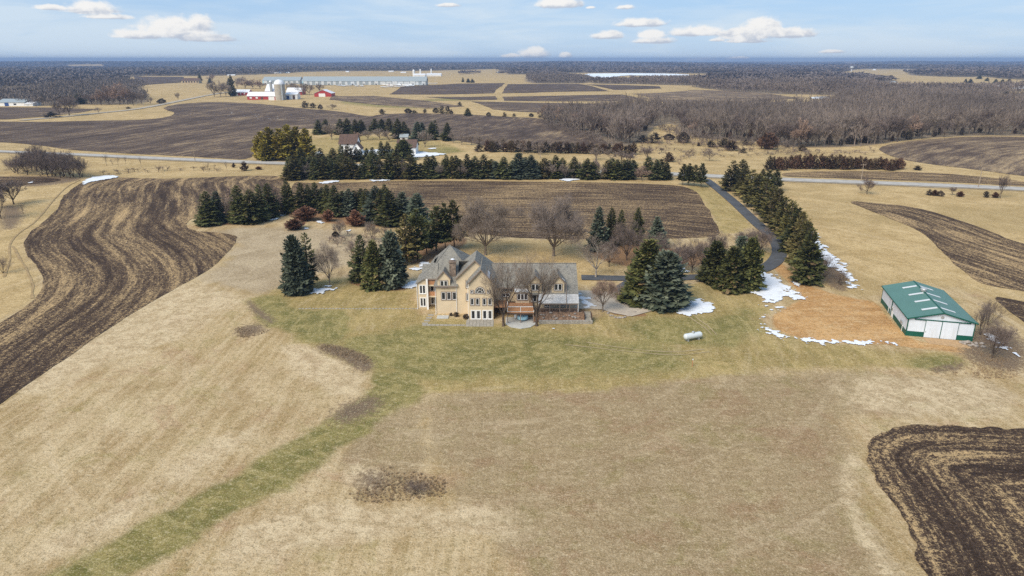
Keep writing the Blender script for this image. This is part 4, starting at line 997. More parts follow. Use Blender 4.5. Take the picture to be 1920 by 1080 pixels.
    row(cr, 'in the hedge beyond the windbreak', 'cedars in the hedge beyond the windbreak')
    hd = [('cedar', 1442 + i * 9.4 + rnd.uniform(-2, 2), 319 + rnd.uniform(-2, 1) - (2 if 3 < i < 20 else 0), 289 + 4 * abs(i - 8) / 10 + rnd.uniform(-3, 2), 19) for i in range(27)]
    row(hd, 'in the cedar hedge beside the road', 'cedars in the hedge beside the road')
    plant('cedar',1720,319,310,16,'lone round cedar beside the end of the cedar hedge')
    sc = [('darkcedar',1206,267,252,26),('darkcedar',1228,268,248,30),('darkcedar',1254,262,250,26),('darkcedar',1280,268,244,26),('cedar',1333,276,263,20),('cedar',1357,276,258,26),('cedar',1371,282,263,28),('cedar',1398,272,261,14),('cedar',1440,280,248,40),('cedar',1420,264,252,20),('darkcedar',1393,287,276,14),('cedar',1254,303,284,24),('cedar',1504,283,270,20),
          ('darkcedar',1596,270,254,26),('cedar',1310,274,266,8),('darkcedar',1352,196,188,14),('darkcedar',1404,199,188,18),('darkcedar',1434,206,190,14),('darkcedar',1372,204,198,10),('darkcedar',1274,216,206,14),('darkcedar',1622,268,258,20),('cedar',1476,276,266,10)]
    for i, q in enumerate(sorted(sc, key=lambda q: q[1])):
        plant(*q, f'{LOOK[q[0]]} in the rough pasture, {ordn(i)} from the left', 'cedars scattered over the rough pasture', i)
    ml = [('darkcedar',572,202,189,16),('darkcedar',587,203,192,14),('darkcedar',601,205,195,11),('mid',623,206,194,18),('darkcedar',716,214,204,14),('darkcedar',765,212,203,16),('darkcedar',777,212,206,12),('darkcedar',797,212,204,9),('darkcedar',817,212,201,13),('darkcedar',829,213,198,14),('darkcedar',840,213,198,12),('darkcedar',846,214,206,8),('spruce',877,217,202,14),('darkcedar',862,198,190,11),('darkcedar',916,218,210,10),('darkcedar',946,219,210,10),('darkcedar',964,220,212,8),('darkcedar',996,219,212,10),('darkcedar',1014,220,214,12)]
    for i, q in enumerate(sorted(ml, key=lambda q: q[1])):
        plant(*q, f'{LOOK[q[0]]} on the golden strip, {ordn(i)} from the left', 'cedars on the golden strip', i)
    # left edge
    lb = [('baredark',34,326,288,40),('baredark',52,328,280,44),('baredark',80,328,266,46),('baredark',98,330,272,46),('baredark',114,334,278,44),('baredark',132,334,284,46),('baredark',150,334,290,40),('baredark',90,332,290,50),('bush',28,324,292,44),('bush',45,322,284,40),('middark',70,322,268,44),('middark',88,326,272,46),('bush',104,330,280,50),('middark',120,330,276,44),('bush',138,332,286,46),('bush',154,332,292,34),('middark',60,320,278,40),('bush',120,332,296,40)]
    row(lb, 'in the thicket at the field corner', 'thicket at the field corner')
    for i, q in enumerate([(200,311,284,16),(222,311,292,14),(236,308,290,12),(212,312,296,12),(265,313,292,10),(390,320,302,12),(402,320,306,8),(426,321,299,12)]):
        plant('sapling', *q, f'thin leafless sapling, {ordn(i)} beside the road bank', 'saplings on the road bank', i)
    plant('cedar',438,314,305,8,'tiny cedar beside the bigger one on the road bank'); plant('cedar',459,320,301,16,'pointed cedar on the road bank by the golden clump'); plant('rust',485,318,311,12,'small red bush on the road bank')
    plant('middark',26,383,332,56,'dark leafless tree above the farm track',None,0); plant('middark',2,410,336,46,'leafless tree at the edge of the farm track',None,1); plant('middark',-14,392,330,60,'leafless tree half outside beside the farm track'); plant('sapling',44,402,378,14,'short sapling on the dry bank by the farm track'); plant('bush',6,512,478,40,'low brown bush beside the worn farm track')
    # right edge
    plant('baredark',1860,672,600,60,'leafless bush beside the corner of the pole barn',None,0); plant('bush',1838,628,566,50,'brown leafless bush close against the pole barn',None,1); plant('bush',1852,610,560,50,'brown leafless bush behind the pole barn'); plant('bush',1880,650,606,50,'twiggy bush on the snowy bank by the barn')
    for i, q in enumerate([(1625,364,331,38),(1785,366,348,14),(1875,372,322,20),(1330,302,278,28),(1213,300,274,26),(1240,286,276,14)]):
        plant('middark' if i != 3 else 'mid', *q, ['leafless tree on the verge beside the tall pole','thin leafless tree on the verge of the road','leafless tree by the road beside the plowed strip','pale leafless tree alone in the rough pasture','leafless tree at the edge of the cedar hedge','small leafless tree in the rough pasture by the wood'][i])
    for i, x in enumerate((1742, 1752, 1762, 1800, 1848, 1866)):
        plant('rust' if i % 2 else 'darkcedar', x, 366 + i, 354 + i, 13, f'small bush on the road verge, {ordn(i)} from the tall pole', 'bushes on the road verge', i)
    plant('bush',1545,520,470,50,'dark twiggy bush on the snow below the driveway row',None,0); plant('bush',1575,535,505,40,'low twiggy bush at the foot of the snow bank',None,1)
    plant('bush',779,927,902,54,'low dark bush alone in the dry foreground field',None,0)
    for i, (x, y, ty, w) in enumerate([(855,593,585,12),(874,597,588,16),(846,592,586,8)]):
        plant('darkcedar', x, y, ty, w, ['low shrub against the wall by the downspout','rounded dark shrub beside the glass doors','small shrub against the cream wall'][i])
    # near the red farm and beyond
    fm = [('mid',402,182,150,26),('mid',414,182,148,28),('mid',424,182,152,24),('spruce',437,180,140,16),('spruce',430,160,146,10),('mid',445,165,146,22),('midred',460,166,146,26),('midred',474,166,147,26),('midred',488,167,148,24),('mid',545,174,150,24),('mid',556,176,152,26),('mid',568,178,154,26),('mid',580,178,156,24),('middark',600,172,155,20),('spruce',375,152,137,9),('spruce',394,156,146,10),('midred',398,152,138,18),('middark',454,160,142,26)]
    row(fm, 'around the red barns', 'trees around the red barns')
    lt = [('midred',205,196,158,40),('midred',225,196,154,44),('midred',190,197,164,34),('midred',240,196,160,34),('middark',130,217,178,42),('middark',112,216,188,26),('darkcedar',96,220,208,30),('mid',185,212,200,14),('spruce',150,195,174,24),('middark',250,198,167,28),('middark',172,196,172,30),('mid',266,196,170,22),('darkcedar',304,194,184,20),('mid',282,196,180,12),('mid',334,188,172,10),('darkcedar',241,204,200,9)]
    row(lt, 'beside the gravel farm road', 'trees beside the gravel farm road')
    rt = [('spruce',1882,195,172,30),('spruce',1868,193,180,22),('spruce',1905,192,176,26),('spruce',1925,193,178,30),('spruce',1810,155,147,6),('spruce',1819,156,147,10),('spruce',1878,162,148,12),('spruce',1890,163,148,14),('spruce',1866,158,148,10),('spruce',1850,152,145,8),('spruce',1836,148,140,10),('spruce',868,154,144,5),('spruce',878,155,146,8),('spruce',886,155,147,8)]
    row(rt, 'among the distant conifers past the big wood', 'distant conifers')
    # front edge of the big wood: trees one can tell apart
    edge = []
    for (x0, y0), (x1, y1), n in (((1018,228),(1100,252),13),((1100,252),(1180,276),12),((1180,262),(1226,240),7),((1276,246),(1310,260),6),((1310,258),(1420,266),15),((1420,266),(1490,277),10),((1490,277),(1645,272),19),((1645,270),(1790,256),17),((1790,255),(1960,255),17)):
        for k in range(n):
            u = (k + .5) / n; x = x0 + (x1 - x0) * u + rnd.uniform(-4, 4); y = y0 + (y1 - y0) * u - rnd.uniform(0, 9)
            edge.append((rnd.choice(['mid', 'mid', 'mid', 'middark', 'middark', 'middark', 'mid', 'middark', 'midred'] if rnd.random() > .24 else ['darkcedar', 'cedar']), x, y))
    for i, (k, x, y) in enumerate(sorted(edge, key=lambda q: q[1])):
        b = P1(x, y); ced = 'cedar' in k; h = rnd.uniform(4, 7) if ced else rnd.uniform(11, 17.5)
        plant_at(k, b, h, h * rnd.uniform(.75, 1.0) if not ced else h * .7, f'{LOOK[k]} on the front edge of the big wood, {ordn(i)} from the left', 'trees on the front edge of the big wood')

# ------------------------------------------------------------------ far woods: masses nobody could count
def tiny_tree(seed, nb, nt, tw, blob=False):
    g = np.random.default_rng(seed); V = []; 
    def tri(a, b, w):
        d = b - a; s = np.cross(d, g.normal(size=3)); s = s / np.linalg.norm(s) * w * .5
        V.extend([a - s, a + s, b])
    if not blob:
        tri(np.zeros(3), np.array([0, 0, .7]), .05)
    for k in range(nb):
        az = g.random() * 6.283; e = g.uniform(.15, 1.0); z0 = g.uniform(.15, .45)
        a = np.array([0, 0, z0]); L = g.uniform(.35, .6); b = a + L * np.array([math.cos(az) * math.sin(e), math.sin(az) * math.sin(e), math.cos(e)])
        if not blob: tri(a, b, .028)
        for q in range(nt):
            p = a + (b - a) * g.uniform(.35, 1.05); d = (b - a) / L + g.normal(0, .6, 3) + np.array([0, 0, .35]); d /= np.linalg.norm(d)
            tri(p, p + d * g.uniform(.14, .3), tw)
    V = np.array(V); V[:, 2] = np.maximum(V[:, 2], 0)
    V[:, :2] /= np.percentile(np.abs(V[:, :2]), 99) * 2; V[:, 2] /= V[:, 2].max()
    return V

def wood(name, polys, tpl, mat, smin, srel, hr, wr, lab):
    """one mesh of many small leafless trees inside ground outlines"""
    allv = []; allt = []
    for poly in polys:
        g = W(poly, 1); ang = np.arctan2(g[:, 0], g[:, 1]); rr = np.hypot(g[:, 0], g[:, 1])
        r = rr.min(); pts = []
        while r < rr.max():
            s = max(smin, srel * r); aa = np.arange(ang.min(), ang.max(), s / r)
            aa = aa + (NR.random(len(aa)) - .5) * s / r * .9; q = r + (NR.random(len(aa)) - .5) * s * .9
            pts.append(np.stack([np.sin(aa) * q, np.cos(aa) * q, np.full(len(aa), s)], 1)); r += s * .95
        if not pts: continue
        p = np.vstack(pts); d = sdf(g, p[:, 0], p[:, 1])
        p = p[d + (fbm(p[:, 0], p[:, 1], 60 * (1 + rr.mean() / 1500), 3, 4) - .55) * .03 * rr.mean() > 0]
        if hr[0] > 8:
            for cl in CLEAR:
                cg = W(cl, 1); p = p[sdf(cg, p[:, 0], p[:, 1]) < 0]
        if hr[1] < 3: p = p[NR.random(len(p)) < 1.5 * sstep(.40, .70, fbm(p[:, 0], p[:, 1], 5 if hr[1] < 1 else 14, 3, 12))]
        n = len(p)
        if not n: continue
        h = NR.uniform(hr[0], hr[1], n) * (.55 + .85 * fbm(p[:, 0], p[:, 1], 70 * (1 + rr.mean() / 2500), 3, 8)); w = p[:, 2] * NR.uniform(wr[0], wr[1], n)
        a = NR.random(n) * 6.283; ti = NR.integers(0, len(tpl), n); tone = np.clip(.45 + 1.6 * (fbm(p[:, 0], p[:, 1], 38 * (1 + rr.mean() / 1500), 3, 2) - .5) + NR.normal(0, .12, n), 0, 1)
        z = hgt(p[:, 0], p[:, 1])
        for k, T in enumerate(tpl):
            m = ti == k
            c, s_ = np.cos(a[m])[:, None], np.sin(a[m])[:, None]
            X = (T[:, 0] * c - T[:, 1] * s_) * w[m][:, None] + p[m, 0][:, None]; Y = (T[:, 0] * s_ + T[:, 1] * c) * w[m][:, None] + p[m, 1][:, None]
            Z = T[:, 2] * h[m][:, None] + z[m][:, None]
            allv.append(np.stack([X, Y, Z], -1).reshape(-1, 3)); allt.append(np.repeat(tone[m], len(T)))
    v = np.vstack(allv); f = np.arange(len(v)).reshape(-1, 3)
    o = tag(link(name, np_mesh(name, v, f, mat, {'tone': np.concatenate(allt)})), lab, None, None, 'stuff')
    return len(v) // 3

def build_woods():
    near = [tiny_tree(s, 9, 7, .030) for s in range(6)]
    n = wood('woods', [WOODS['right']], near, M['wood'], 6.8, .0095, (11.5, 18), (1.05, 1.6), 'big grey-brown leafless wood beyond the rough pasture')
    mid = [tiny_tree(20 + s, 7, 5, .075) for s in range(5)]
    for k, lab in (('mid_band', 'band of leafless wood beyond the furthest plowed fields'), ('left', 'reddish brown leafless wood beside the gravel farm road'), ('knoll', 'leafless wood on the knoll by the frozen lake'), ('lake_shore', 'thin leafless wood along the shore of the frozen lake')):
        n += wood('woods', [WOODS[k]], mid, M['wood'], 8, .0068, (10, 15), (1.1, 1.7), lab)
    far = [tiny_tree(40 + s, 4, 4, .26, True) for s in range(5)]
    for k, lab in (('hill_back', 'grey wood behind the far tan hill'), ('left', 'far blue-grey woods on the horizon beyond the red barns'), ('middle', 'far blue woods on the horizon beyond the frozen lake'), ('right', 'far blue woods on the horizon beyond the big wood'), ('strip', 'dense far wood between the lake and the tan hill')):
        n += wood('woods', [FARWOODS[k]], far, M['farwood'], 12, .0060, (9, 15.5), (1.2, 1.9), lab)
    # rough brush and dry weeds
    tuft = []
    for s in range(5):
        g = np.random.default_rng(70 + s); V = []
        for k in range(22):
            a = g.normal(0, .16, 3); a[2] = 0; d = g.normal(0, .3, 3); d[2] = g.uniform(.5, 1.0); w_ = np.cross(d, g.normal(size=3)); w_ = w_ / np.linalg.norm(w_) * .035
            V += [a - w_, a + w_, a + d]
        V = np.array(V); V[:, :2] /= np.abs(V[:, :2]).max() * 2; V[:, 2] /= V[:, 2].max(); tuft.append(V)
    M['weed'] = leaf_mat('dry_weed_stalks', ((.13, .085, .055), (.40, .30, .19), (.3, .22, .14)), .05)
    M['brush'] = leaf_mat('rough_brush', ((.095, .068, .052), (.24, .18, .14), (.2, .15, .12)), .05)
    wood('dry_weeds', [[(645,905),(700,872),(770,890),(840,905),(830,930),(740,938),(660,935)],[(592,646),(640,650),(692,672),(704,690),(680,698),(640,668)],[(1700,700),(1790,668),(1850,640),(1930,660),(1930,720),(1800,712)],[(440,612),(492,606),(505,622),(450,636)]],
         tuft, M['weed'], .42, .0042, (.15, .6), (.8, 1.5), 'dry brown weeds standing in the mown foreground fields')
    wood('brush', [[(1150,280),(1230,262),(1300,264),(1420,272),(1500,284),(1640,280),(1660,290),(1560,290),(1430,292),(1300,296),(1220,302)],[(0,318),(160,328),(300,316),(470,318),(470,324),(300,322),(170,334),(0,332)],[(1490,450),(1530,470),(1600,540),(1570,545),(1505,490)],[(560,426),(700,440),(735,462),(640,470),(570,440)],[(1180,308),(1260,298),(1290,306),(1240,316)],[(536,334),(800,330),(1250,332),(1250,338),(900,337),(540,340)]],
         near[:3], M['brush'], 3.2, .012, (.8, 2.6), (.8, 1.5), 'rough leafless brush in the dry pasture and along the bank')
    wood('brush', [[(1010,222),(1060,238),(1120,262),(1180,280),(1140,284),(1090,262),(1030,240)],[(1225,240),(1290,246),(1330,262),(1420,268),(1500,278),(1480,282),(1390,272),(1300,268),(1260,262)]],
         near[:3], M['wood'], 3.6, .008, (2.2, 6), (.9, 1.4), 'taller leafless brush along the near edge of the wood')
    print('wood triangles', n)
# ------------------------------------------------------------------ buildings
def siding_mat(name, col):
    m, nt, b = new_mat(name); t = NT(nt); p = t.pos()
    n = t.noise(p, .7, 4, .6); s = t.n('ShaderNodeSeparateXYZ'); t.link(p, s.inputs[0])
    bd = t.math('PINGPONG', s.outputs[2], .09); ln = t.ramp(bd, .0, .018)
    c = t.mix(t.ramp(n, .3, .7), tuple(v * .93 for v in col), tuple(min(1, v * 1.05) for v in col))
    c = t.mix(ln, tuple(v * .72 for v in col), c)
    t.link(c, b.inputs['Base Color']); b.inputs['Roughness'].default_value = .7
    return m

def shingle_mat(name, col, sc=2.6):
    m, nt, b = new_mat(name); t = NT(nt); p = t.pos()
    s = t.n('ShaderNodeSeparateXYZ'); t.link(p, s.inputs[0])
    cv = t.n('ShaderNodeCombineXYZ'); t.link(t.math('ADD', s.outputs[0], t.math('MULTIPLY', s.outputs[1], .35)), cv.inputs[0]); t.link(t.math('MULTIPLY', s.outputs[2], 1.7), cv.inputs[1])
    br = t.n('ShaderNodeTexBrick'); t.link(cv.outputs[0], br.inputs[0]); br.inputs['Scale'].default_value = sc
    br.inputs['Color1'].default_value = (*[v * .72 for v in col], 1); br.inputs['Color2'].default_value = (*[v * 1.3 for v in col], 1); br.inputs['Mortar'].default_value = (*[v * .45 for v in col], 1)
    br.inputs['Mortar Size'].default_value = .035; br.inputs['Brick Width'].default_value = .5; br.inputs['Row Height'].default_value = .42
    n = t.noise(p, .6, 5, .65); n2 = t.noise(t.mapping(p, (2.5, 2.5, .5)), 1.0, 4, .6)
    c = t.mix(t.math('MULTIPLY', t.ramp(n, .42, .68), .5), br.outputs[0], tuple(v * 1.28 for v in (col[0], col[1] * .98, col[2] * .9)))
    c = t.mix(t.math('MULTIPLY', t.ramp(n2, .5, .75), .45), c, tuple(v * .6 for v in col))
    t.link(c, b.inputs['Base Color']); b.inputs['Roughness'].default_value = .9
    t.bump(br.outputs['Fac'], .4, .04, b)
    return m

def metal_mat(name, col, axis='x', rough=.45, rib=.32):
    m, nt, b = new_mat(name); t = NT(nt); p = t.obj()
    n = t.noise(t.pos(), .4, 4, .6); s = t.n('ShaderNodeSeparateXYZ'); t.link(p, s.inputs[0])
    w = t.math('PINGPONG', t.math('ADD', s.outputs[0], t.math('MULTIPLY', s.outputs[1], .8)), rib / 2); ln = t.ramp(w, 0, .03)
    c = t.mix(t.ramp(n, .3, .7), tuple(v * .93 for v in col), tuple(min(1, v * 1.05) for v in col))
    c = t.mix(ln, tuple(v * .84 for v in col), c)
    dr = t.noise(t.mapping(t.pos(), (1.6, 1.6, .22)), 1.0, 5, .65); c = t.mix(t.math('MULTIPLY', t.ramp(dr, .48, .72), .35), c, tuple(v * w for v, w in zip(col, (.74, .70, .62)))); t.link(c, b.inputs['Base Color'])
    b.inputs['Roughness'].default_value = rough; b.inputs['Specular IOR Level'].default_value = .35
    return m

def building_mats():
    M['cream'] = siding_mat('cream_siding', (.60, .495, .350)); M['shingle'] = shingle_mat('grey_shingles', (.215, .205, .185))
    M['trim'] = plain('taupe_trim', (.215, .165, .135), .7, .1); M['white'] = plain('white_paint', (.72, .72, .71), .5, .05)
    M['glass'], nt, b = new_mat('window_glass'); t = NT(nt)
    t.link(t.mix(t.ramp(t.noise(t.pos(), .8, 3, .5), .35, .65), (.012, .015, .02), (.05, .05, .052)), b.inputs['Base Color']); b.inputs['Roughness'].default_value = .06; b.inputs['Specular IOR Level'].default_value = .5
    M['deck'] = plain('cedar_deck_boards', (.40, .205, .105), .7, .15, 3); M['stone'] = plain('chimney_stone', (.19, .145, .115), .9, .5, 3)
    M['concrete'] = plain('pale_concrete', (.42, .42, .40), .85, .1, 1.0); M['paver'] = plain('paving_stone', (.30, .275, .235), .9, .2, 1.5)
    M['bluecover'] = plain('blue_cover', (.36, .58, .68), .6, .2, 2); M['darkwood'] = plain('dark_timber', (.09, .055, .04), .8, .2)
    M['greenroof'] = metal_mat('green_metal_roof', (.078, .168, .140), rib=.9); M['greentrim'] = plain('green_trim', (.008, .085, .06), .5, .1)
    M['barnwhite'] = metal_mat('white_barn_steel', (.60, .655, .73), rib=.9); M['lightpanel'] = plain('translucent_panel', (.54, .56, .57), .4, .04)
    M['red'] = metal_mat('red_barn_siding', (.36, .035, .035)); M['whiteroof'] = metal_mat('white_metal_roof', (.70, .71, .74), rib=.9)
    M['silo'] = plain('silo_concrete', (.36, .33, .28), .9, .15, .4); M['greyroof'] = metal_mat('grey_metal_roof', (.28, .315, .33), rib=1.5)
    M['brownroof'] = shingle_mat('brown_shingles', (.115, .075, .062), 1.2); M['wood_pole'] = plain('weathered_pole', (.30, .24, .185), .9, .2)
    M['tank'] = plain('white_tank_paint', (.52, .56, .58), .35, .05, .8, .5); M['rock'] = plain('field_stone', (.27, .235, .205), .9, .35, 2.0)
    M['tan'] = siding_mat('tan_siding', (.42, .33, .22)); M['bluedoor'] = plain('blue_door', (.03, .07, .22), .5, .1)
    M['galv'] = plain('galvanised_steel', (.40, .42, .43), .4, .12, 1.0, .5, .4)

def window(root, x0, x1, z0, z1, y, panes=1, white=False, name='window'):
    """window in a wall that faces the camera (-y): casing > sash, pane"""
    c = .11; m = MB(); yo = y - .07
    m.box(x0, x1, yo, y + .01, z1 - c, z1); m.box(x0, x1, yo - .03, y + .01, z0, z0 + c)
    m.box(x0, x0 + c, yo, y + .01, z0 + c, z1 - c); m.box(x1 - c, x1, yo, y + .01, z0 + c, z1 - c)
    fr = m.build(name, M['white' if white else 'trim'], root)
    s = MB(); g = MB(); a = x0 + c; b = x1 - c; w = (b - a) / panes; q = .085
    for k in range(panes):
        l = a + k * w; r = l + w
        s.box(l, r, y - .045, y - .005, z0 + c, z0 + c + q); s.box(l, r, y - .045, y - .005, z1 - c - q, z1 - c)
        s.box(l, l + q, y - .045, y - .005, z0 + c + q, z1 - c - q); s.box(r - q, r, y - .045, y - .005, z0 + c + q, z1 - c - q)
        g.box(l + q, r - q, y - .02, y - .006, z0 + c + q, z1 - c - q)
    s.build('sash', M['white'], fr); g.build('pane', M['glass'], fr)
    return fr

def fan_window(root, cx, z0, w, h, y):
    m = MB(); n = 14; R0 = w / 2
    def arc(r, yy): return [(cx + r * math.cos(math.pi * k / n), yy, z0 + h * r / R0 * math.sin(math.pi * k / n)) for k in range(n + 1)]
    def band(mb, r0, r1, y0, y1):
        A = arc(r0, y0); B = arc(r1, y0)
        for k in range(n): mb.prism([A[k], A[k + 1], B[k + 1], B[k]], (0, y1 - y0, 0))
    band(m, R0 - .1, R0, y - .07, y + .01); m.box(cx - R0, cx + R0, y - .09, y + .01, z0 - .12, z0)
    fr = m.build('fan_window', M['trim'], root)
    s = MB(); band(s, R0 - .19, R0 - .105, y - .045, y - .005); band(s, .42, .48, y - .045, y - .005)
    for an in (30, 60, 90, 120, 150):
        c_, s_ = math.cos(R(an)), math.sin(R(an))
        s.tube((cx + .45 * c_, y - .03, z0 + .45 * s_ * h / R0), (cx + (R0 - .15) * c_, y - .03, z0 + (R0 - .15) * s_ * h / R0), .03, .03, 4)
    s.box(cx - R0 + .11, cx + R0 - .11, y - .045, y - .005, z0 + .005, z0 + .08); s.build('sash', M['white'], fr)
    g = MB(); g.prism(arc(R0 - .12, y - .02), (0, .012, 0)); g.build('pane', M['glass'], fr)

def gable_front(root, x0, x1, y0, y1, zb, ze, zp, xp=None, mat='cream'):
    """walls of a block with a gable towards the camera"""
    xp = (x0 + x1) / 2 if xp is None else xp
    MB().prism([(x0, y0, zb), (x1, y0, zb), (x1, y0, ze), (xp, y0, zp), (x0, ze and y0, ze)], (0, y1 - y0, 0)).build('wall', M[mat], root)

def gable_roof(root, x0, x1, y0, y1, ze, zp, over=.35, front=.3, xp=None, mat='shingle', trim='trim', t=.16, hip=0.0, name='roof', fascia=True):
    """gable roof, ridge running back from the camera"""
    xp = (x0 + x1) / 2 if xp is None else xp
    kl = (zp - ze) / (xp - x0); kr = (zp - ze) / (x1 - xp)
    L = (x0 - over, ze - over * kl); Rr = (x1 + over, ze - over * kr); ya = y0 - front; u = .12
    m = MB()
    m.slab([(L[0], ya, L[1] + u), (xp, ya, zp + u), (xp, y1 - hip, zp + u), (L[0], y1, L[1] + u)], t)
    m.slab([(xp, ya, zp + u + .004), (Rr[0], ya, Rr[1] + u + .004), (Rr[0], y1, Rr[1] + u + .004), (xp, y1 - hip, zp + u + .004)], t)
    if hip: m.slab([(L[0], y1, L[1] + u), (xp, y1 - hip, zp + u), (Rr[0], y1, Rr[1] + u)], t)
    r = m.build(name, M[mat], root)
    if fascia:
        f = MB(); d = .24
        f.prism([(L[0], ya - .05, L[1] + u + .02), (xp, ya - .05, zp + u + .02), (xp, ya - .05, zp + u - d), (L[0], ya - .05, L[1] + u - d)], (0, .046, 0))
        f.prism([(xp, ya - .052, zp + u + .02), (Rr[0], ya - .052, Rr[1] + u + .02), (Rr[0], ya - .052, Rr[1] + u - d), (xp, ya - .052, zp + u - d)], (0, .046, 0))
        f.build('fascia', M[trim], r)
    return r

def build_house():
    root = thing('house', (-3, 126, 0), 'large cream house with grey shingled gables and white windows', 'house')
    bx = lambda nm, mat, *a, p=root: MB().box(*a).build(nm, M[mat], p)
    # front gable with the fan window
    x0, x1, xp, Y = -8.12, -3.52, -5.80, 121.5
    gable_front(root, x0, x1, Y, 127.5, 0, 7.4, 9.95, xp); gable_roof(root, x0, x1, Y, 130.2, 7.4, 9.95, .3, .35, xp)
    fan_window(root, -6.05, 5.3, 2.1, 1.35, Y)
    window(root, -7.9, -7.2, 5.2, 6.0, Y); window(root, -4.75, -4.1, 5.2, 6.0, Y)
    for a in (-7.95, -6.95, -5.65, -4.6): window(root, a, a + .85, 2.85, 4.4, Y)
    for a in (-7.85, -6.85, -5.65, -4.65): window(root, a, a + .95, .05, 1.95, Y, 1, True, 'glass_door')
    # tall gable behind it
    gx0, gx1, gp, GY = -10.67, -3.5, -7.05, 124.7
    gable_front(root, gx0, gx1, GY, 130.6, 0, 7.35, 10.85, gp); gable_roof(root, gx0, gx1, GY, 134.2, 7.35, 10.85, .25, .35, gp, hip=2.8)
    window(root, -8.95, -8.2, 5.2, 6.9, GY); window(root, -8.95, -8.2, 2.6, 4.3, GY)
    # dormer block left of it
    bx('wall', 'cream', -14.67, -10.67, 124.72, 131.4, 0, 6.0)
    m = MB(); m.slab([(-15.1, 124.35, 5.77), (-10.4, 124.35, 5.77), (-10.4, 128.3, 9.75), (-13.2, 128.3, 9.75)], .16); m.slab([(-13.2, 128.305, 9.75), (-8.5, 128.305, 9.75), (-8.5, 131.8, 6.2), (-13.2, 131.8, 6.2)], .16)
    m.slab([(-15.1, 124.36, 5.76), (-13.2, 128.31, 9.74), (-15.1, 131.8, 5.8)], .15); rf = m.build('roof', M['shingle'], root)
    bx('gutter', 'trim', -15.0, -10.7, 124.26, 124.34, 5.55, 5.74, p=rf)
    dx = fx(832, 124.5, 7); d0, d1 = dx - 1.2, dx + 1.2
    gable_front(root, d0, d1, 124.45, 127.6, 5.4, 7.35, 8.75); gable_roof(root, d0, d1, 124.45, 128.0, 7.35, 8.75, .25, .25)
    window(root, dx - .78, dx + .82, 5.35, 6.95, 124.45, 2)
    for k in range(3): window(root, -13.75 + k * 1.06, -12.75 + k * 1.06, 2.8, 4.55, 124.72)
    # pyramid roof wing and the left wing with stacked balconies
    bx('wall', 'cream', -16.9, -8.4, 129.9, 140.2, 0, 6.4)
    ap = (-12.65, 134.0, 11.35); q = [(-16.5, 128.2, 7.0), (-7.9, 128.2, 7.0), (-7.9, 140.0, 7.0), (-16.5, 140.0, 7.0)]
    m = MB()
    for k in range(4): m.slab([q[k], q[(k + 1) % 4], ap], .16)
    rf = m.build('roof', M['shingle'], root); hp = MB()
    hp.tube((q[0][0], q[0][1], q[0][2] + .03), (ap[0], ap[1], ap[2] + .03), .09, .09, 5); hp.tube((q[1][0], q[1][1], q[1][2] + .03), (ap[0], ap[1], ap[2] + .03), .09, .09, 5); hp.build('hip_ridge', M['shingle'], rf)
    MB().prism([(-18.7, 127.7, 0), (-16.9, 127.7, 0), (-16.9, 127.7, 6.3), (-18.7, 127.7, 5.2)], (0, 6.0, 0)).build('wall', M['cream'], root)
    MB().slab([(-19.0, 127.4, 5.25), (-16.7, 127.4, 6.62), (-16.7, 133.7, 6.62), (-19.0, 133.7, 5.25)], .16).build('roof', M['shingle'], root)
    MB().slab([(-17.15, 127.25, 6.36), (-14.62, 127.25, 6.36), (-14.62, 130.2, 8.75), (-15.6, 130.2, 8.75)], .14).build('roof', M['shingle'], root); MB().slab([(-17.15, 127.255, 6.355), (-15.6, 130.2, 8.745), (-15.6, 136, 8.745), (-17.15, 138.5, 6.355)], .14).build('roof', M['shingle'], root)
    bx('fascia', 'trim', -17.0, -14.6, 127.18, 127.27, 6.08, 6.33)
    bx('wall', 'cream', -16.89, -14.68, 129.4, 129.88, 0, 6.2)
    window(root, -18.35, -16.98, 3.0, 4.95, 127.7, 2, True); window(root, -18.3, -16.98, .35, 2.3, 127.7, 2, True, 'glass_door')
    for z in (.25, 2.95): window(root, -16.4, -14.9, z, z + 1.95, 129.4, 2, True, 'glass_door')
    window(root, -16.1, -14.9, 5.3, 6.15, 129.4, 2, True)
    bx('pillar', 'white', -16.85, -16.5, 127.0, 127.35, 0, 6.3)
    for z in (2.75, 5.05):
        b = bx('balcony', 'cream', -16.85, -14.72, 127.4, 129.38, z - .3, z)
        bx('railing', 'deck', -16.48, -14.72, 127.42, 127.5, z + .003, z + .85, p=b)
    # low wing at the back left
    bx('wall', 'cream', -18.2, -16.95, 133.72, 138.4, 0, 5.7)
    m = MB(); m.slab([(-18.5, 133.4, 5.62), (-15.5, 133.4, 5.62), (-15.5, 136, 6.75), (-18.5, 136, 6.75)], .15); m.slab([(-18.5, 136.005, 6.75), (-15.5, 136.005, 6.75), (-15.5, 138.7, 5.6), (-18.5, 138.7, 5.6)], .15); m.build('roof', M['shingle'], root)
    # chimney
    c = MB().box(-12.05, -10.85, 125.8, 126.8, 5.4, 10.0).box(-12.17, -10.73, 125.68, 126.92, 10.0, 10.22).build('chimney', M['stone'], root)
    bx('flue_cap', 'trim', -11.75, -11.15, 126.1, 126.6, 10.225, 10.55, p=c); MB().lathe([(0, .16), (.22, .12), (.36, .04), (.4, 0)], 10, (-11.45, 126.35, 10.555)).build('snow_cap', M['snow'], c)
    # long main roof
    RX = 12.55; ry, rz = 130.5, 8.54
    m = MB(); m.slab([(-4.0, 125.55, 5.08), (3.35, 125.55, 5.08), (3.35, ry, rz), (-4.0, ry, rz)], .16)
    m.slab([(3.355, 124.2, 4.135), (RX + .25, 124.2, 4.135), (RX + .25, ry, rz), (3.355, ry, rz)], .16)
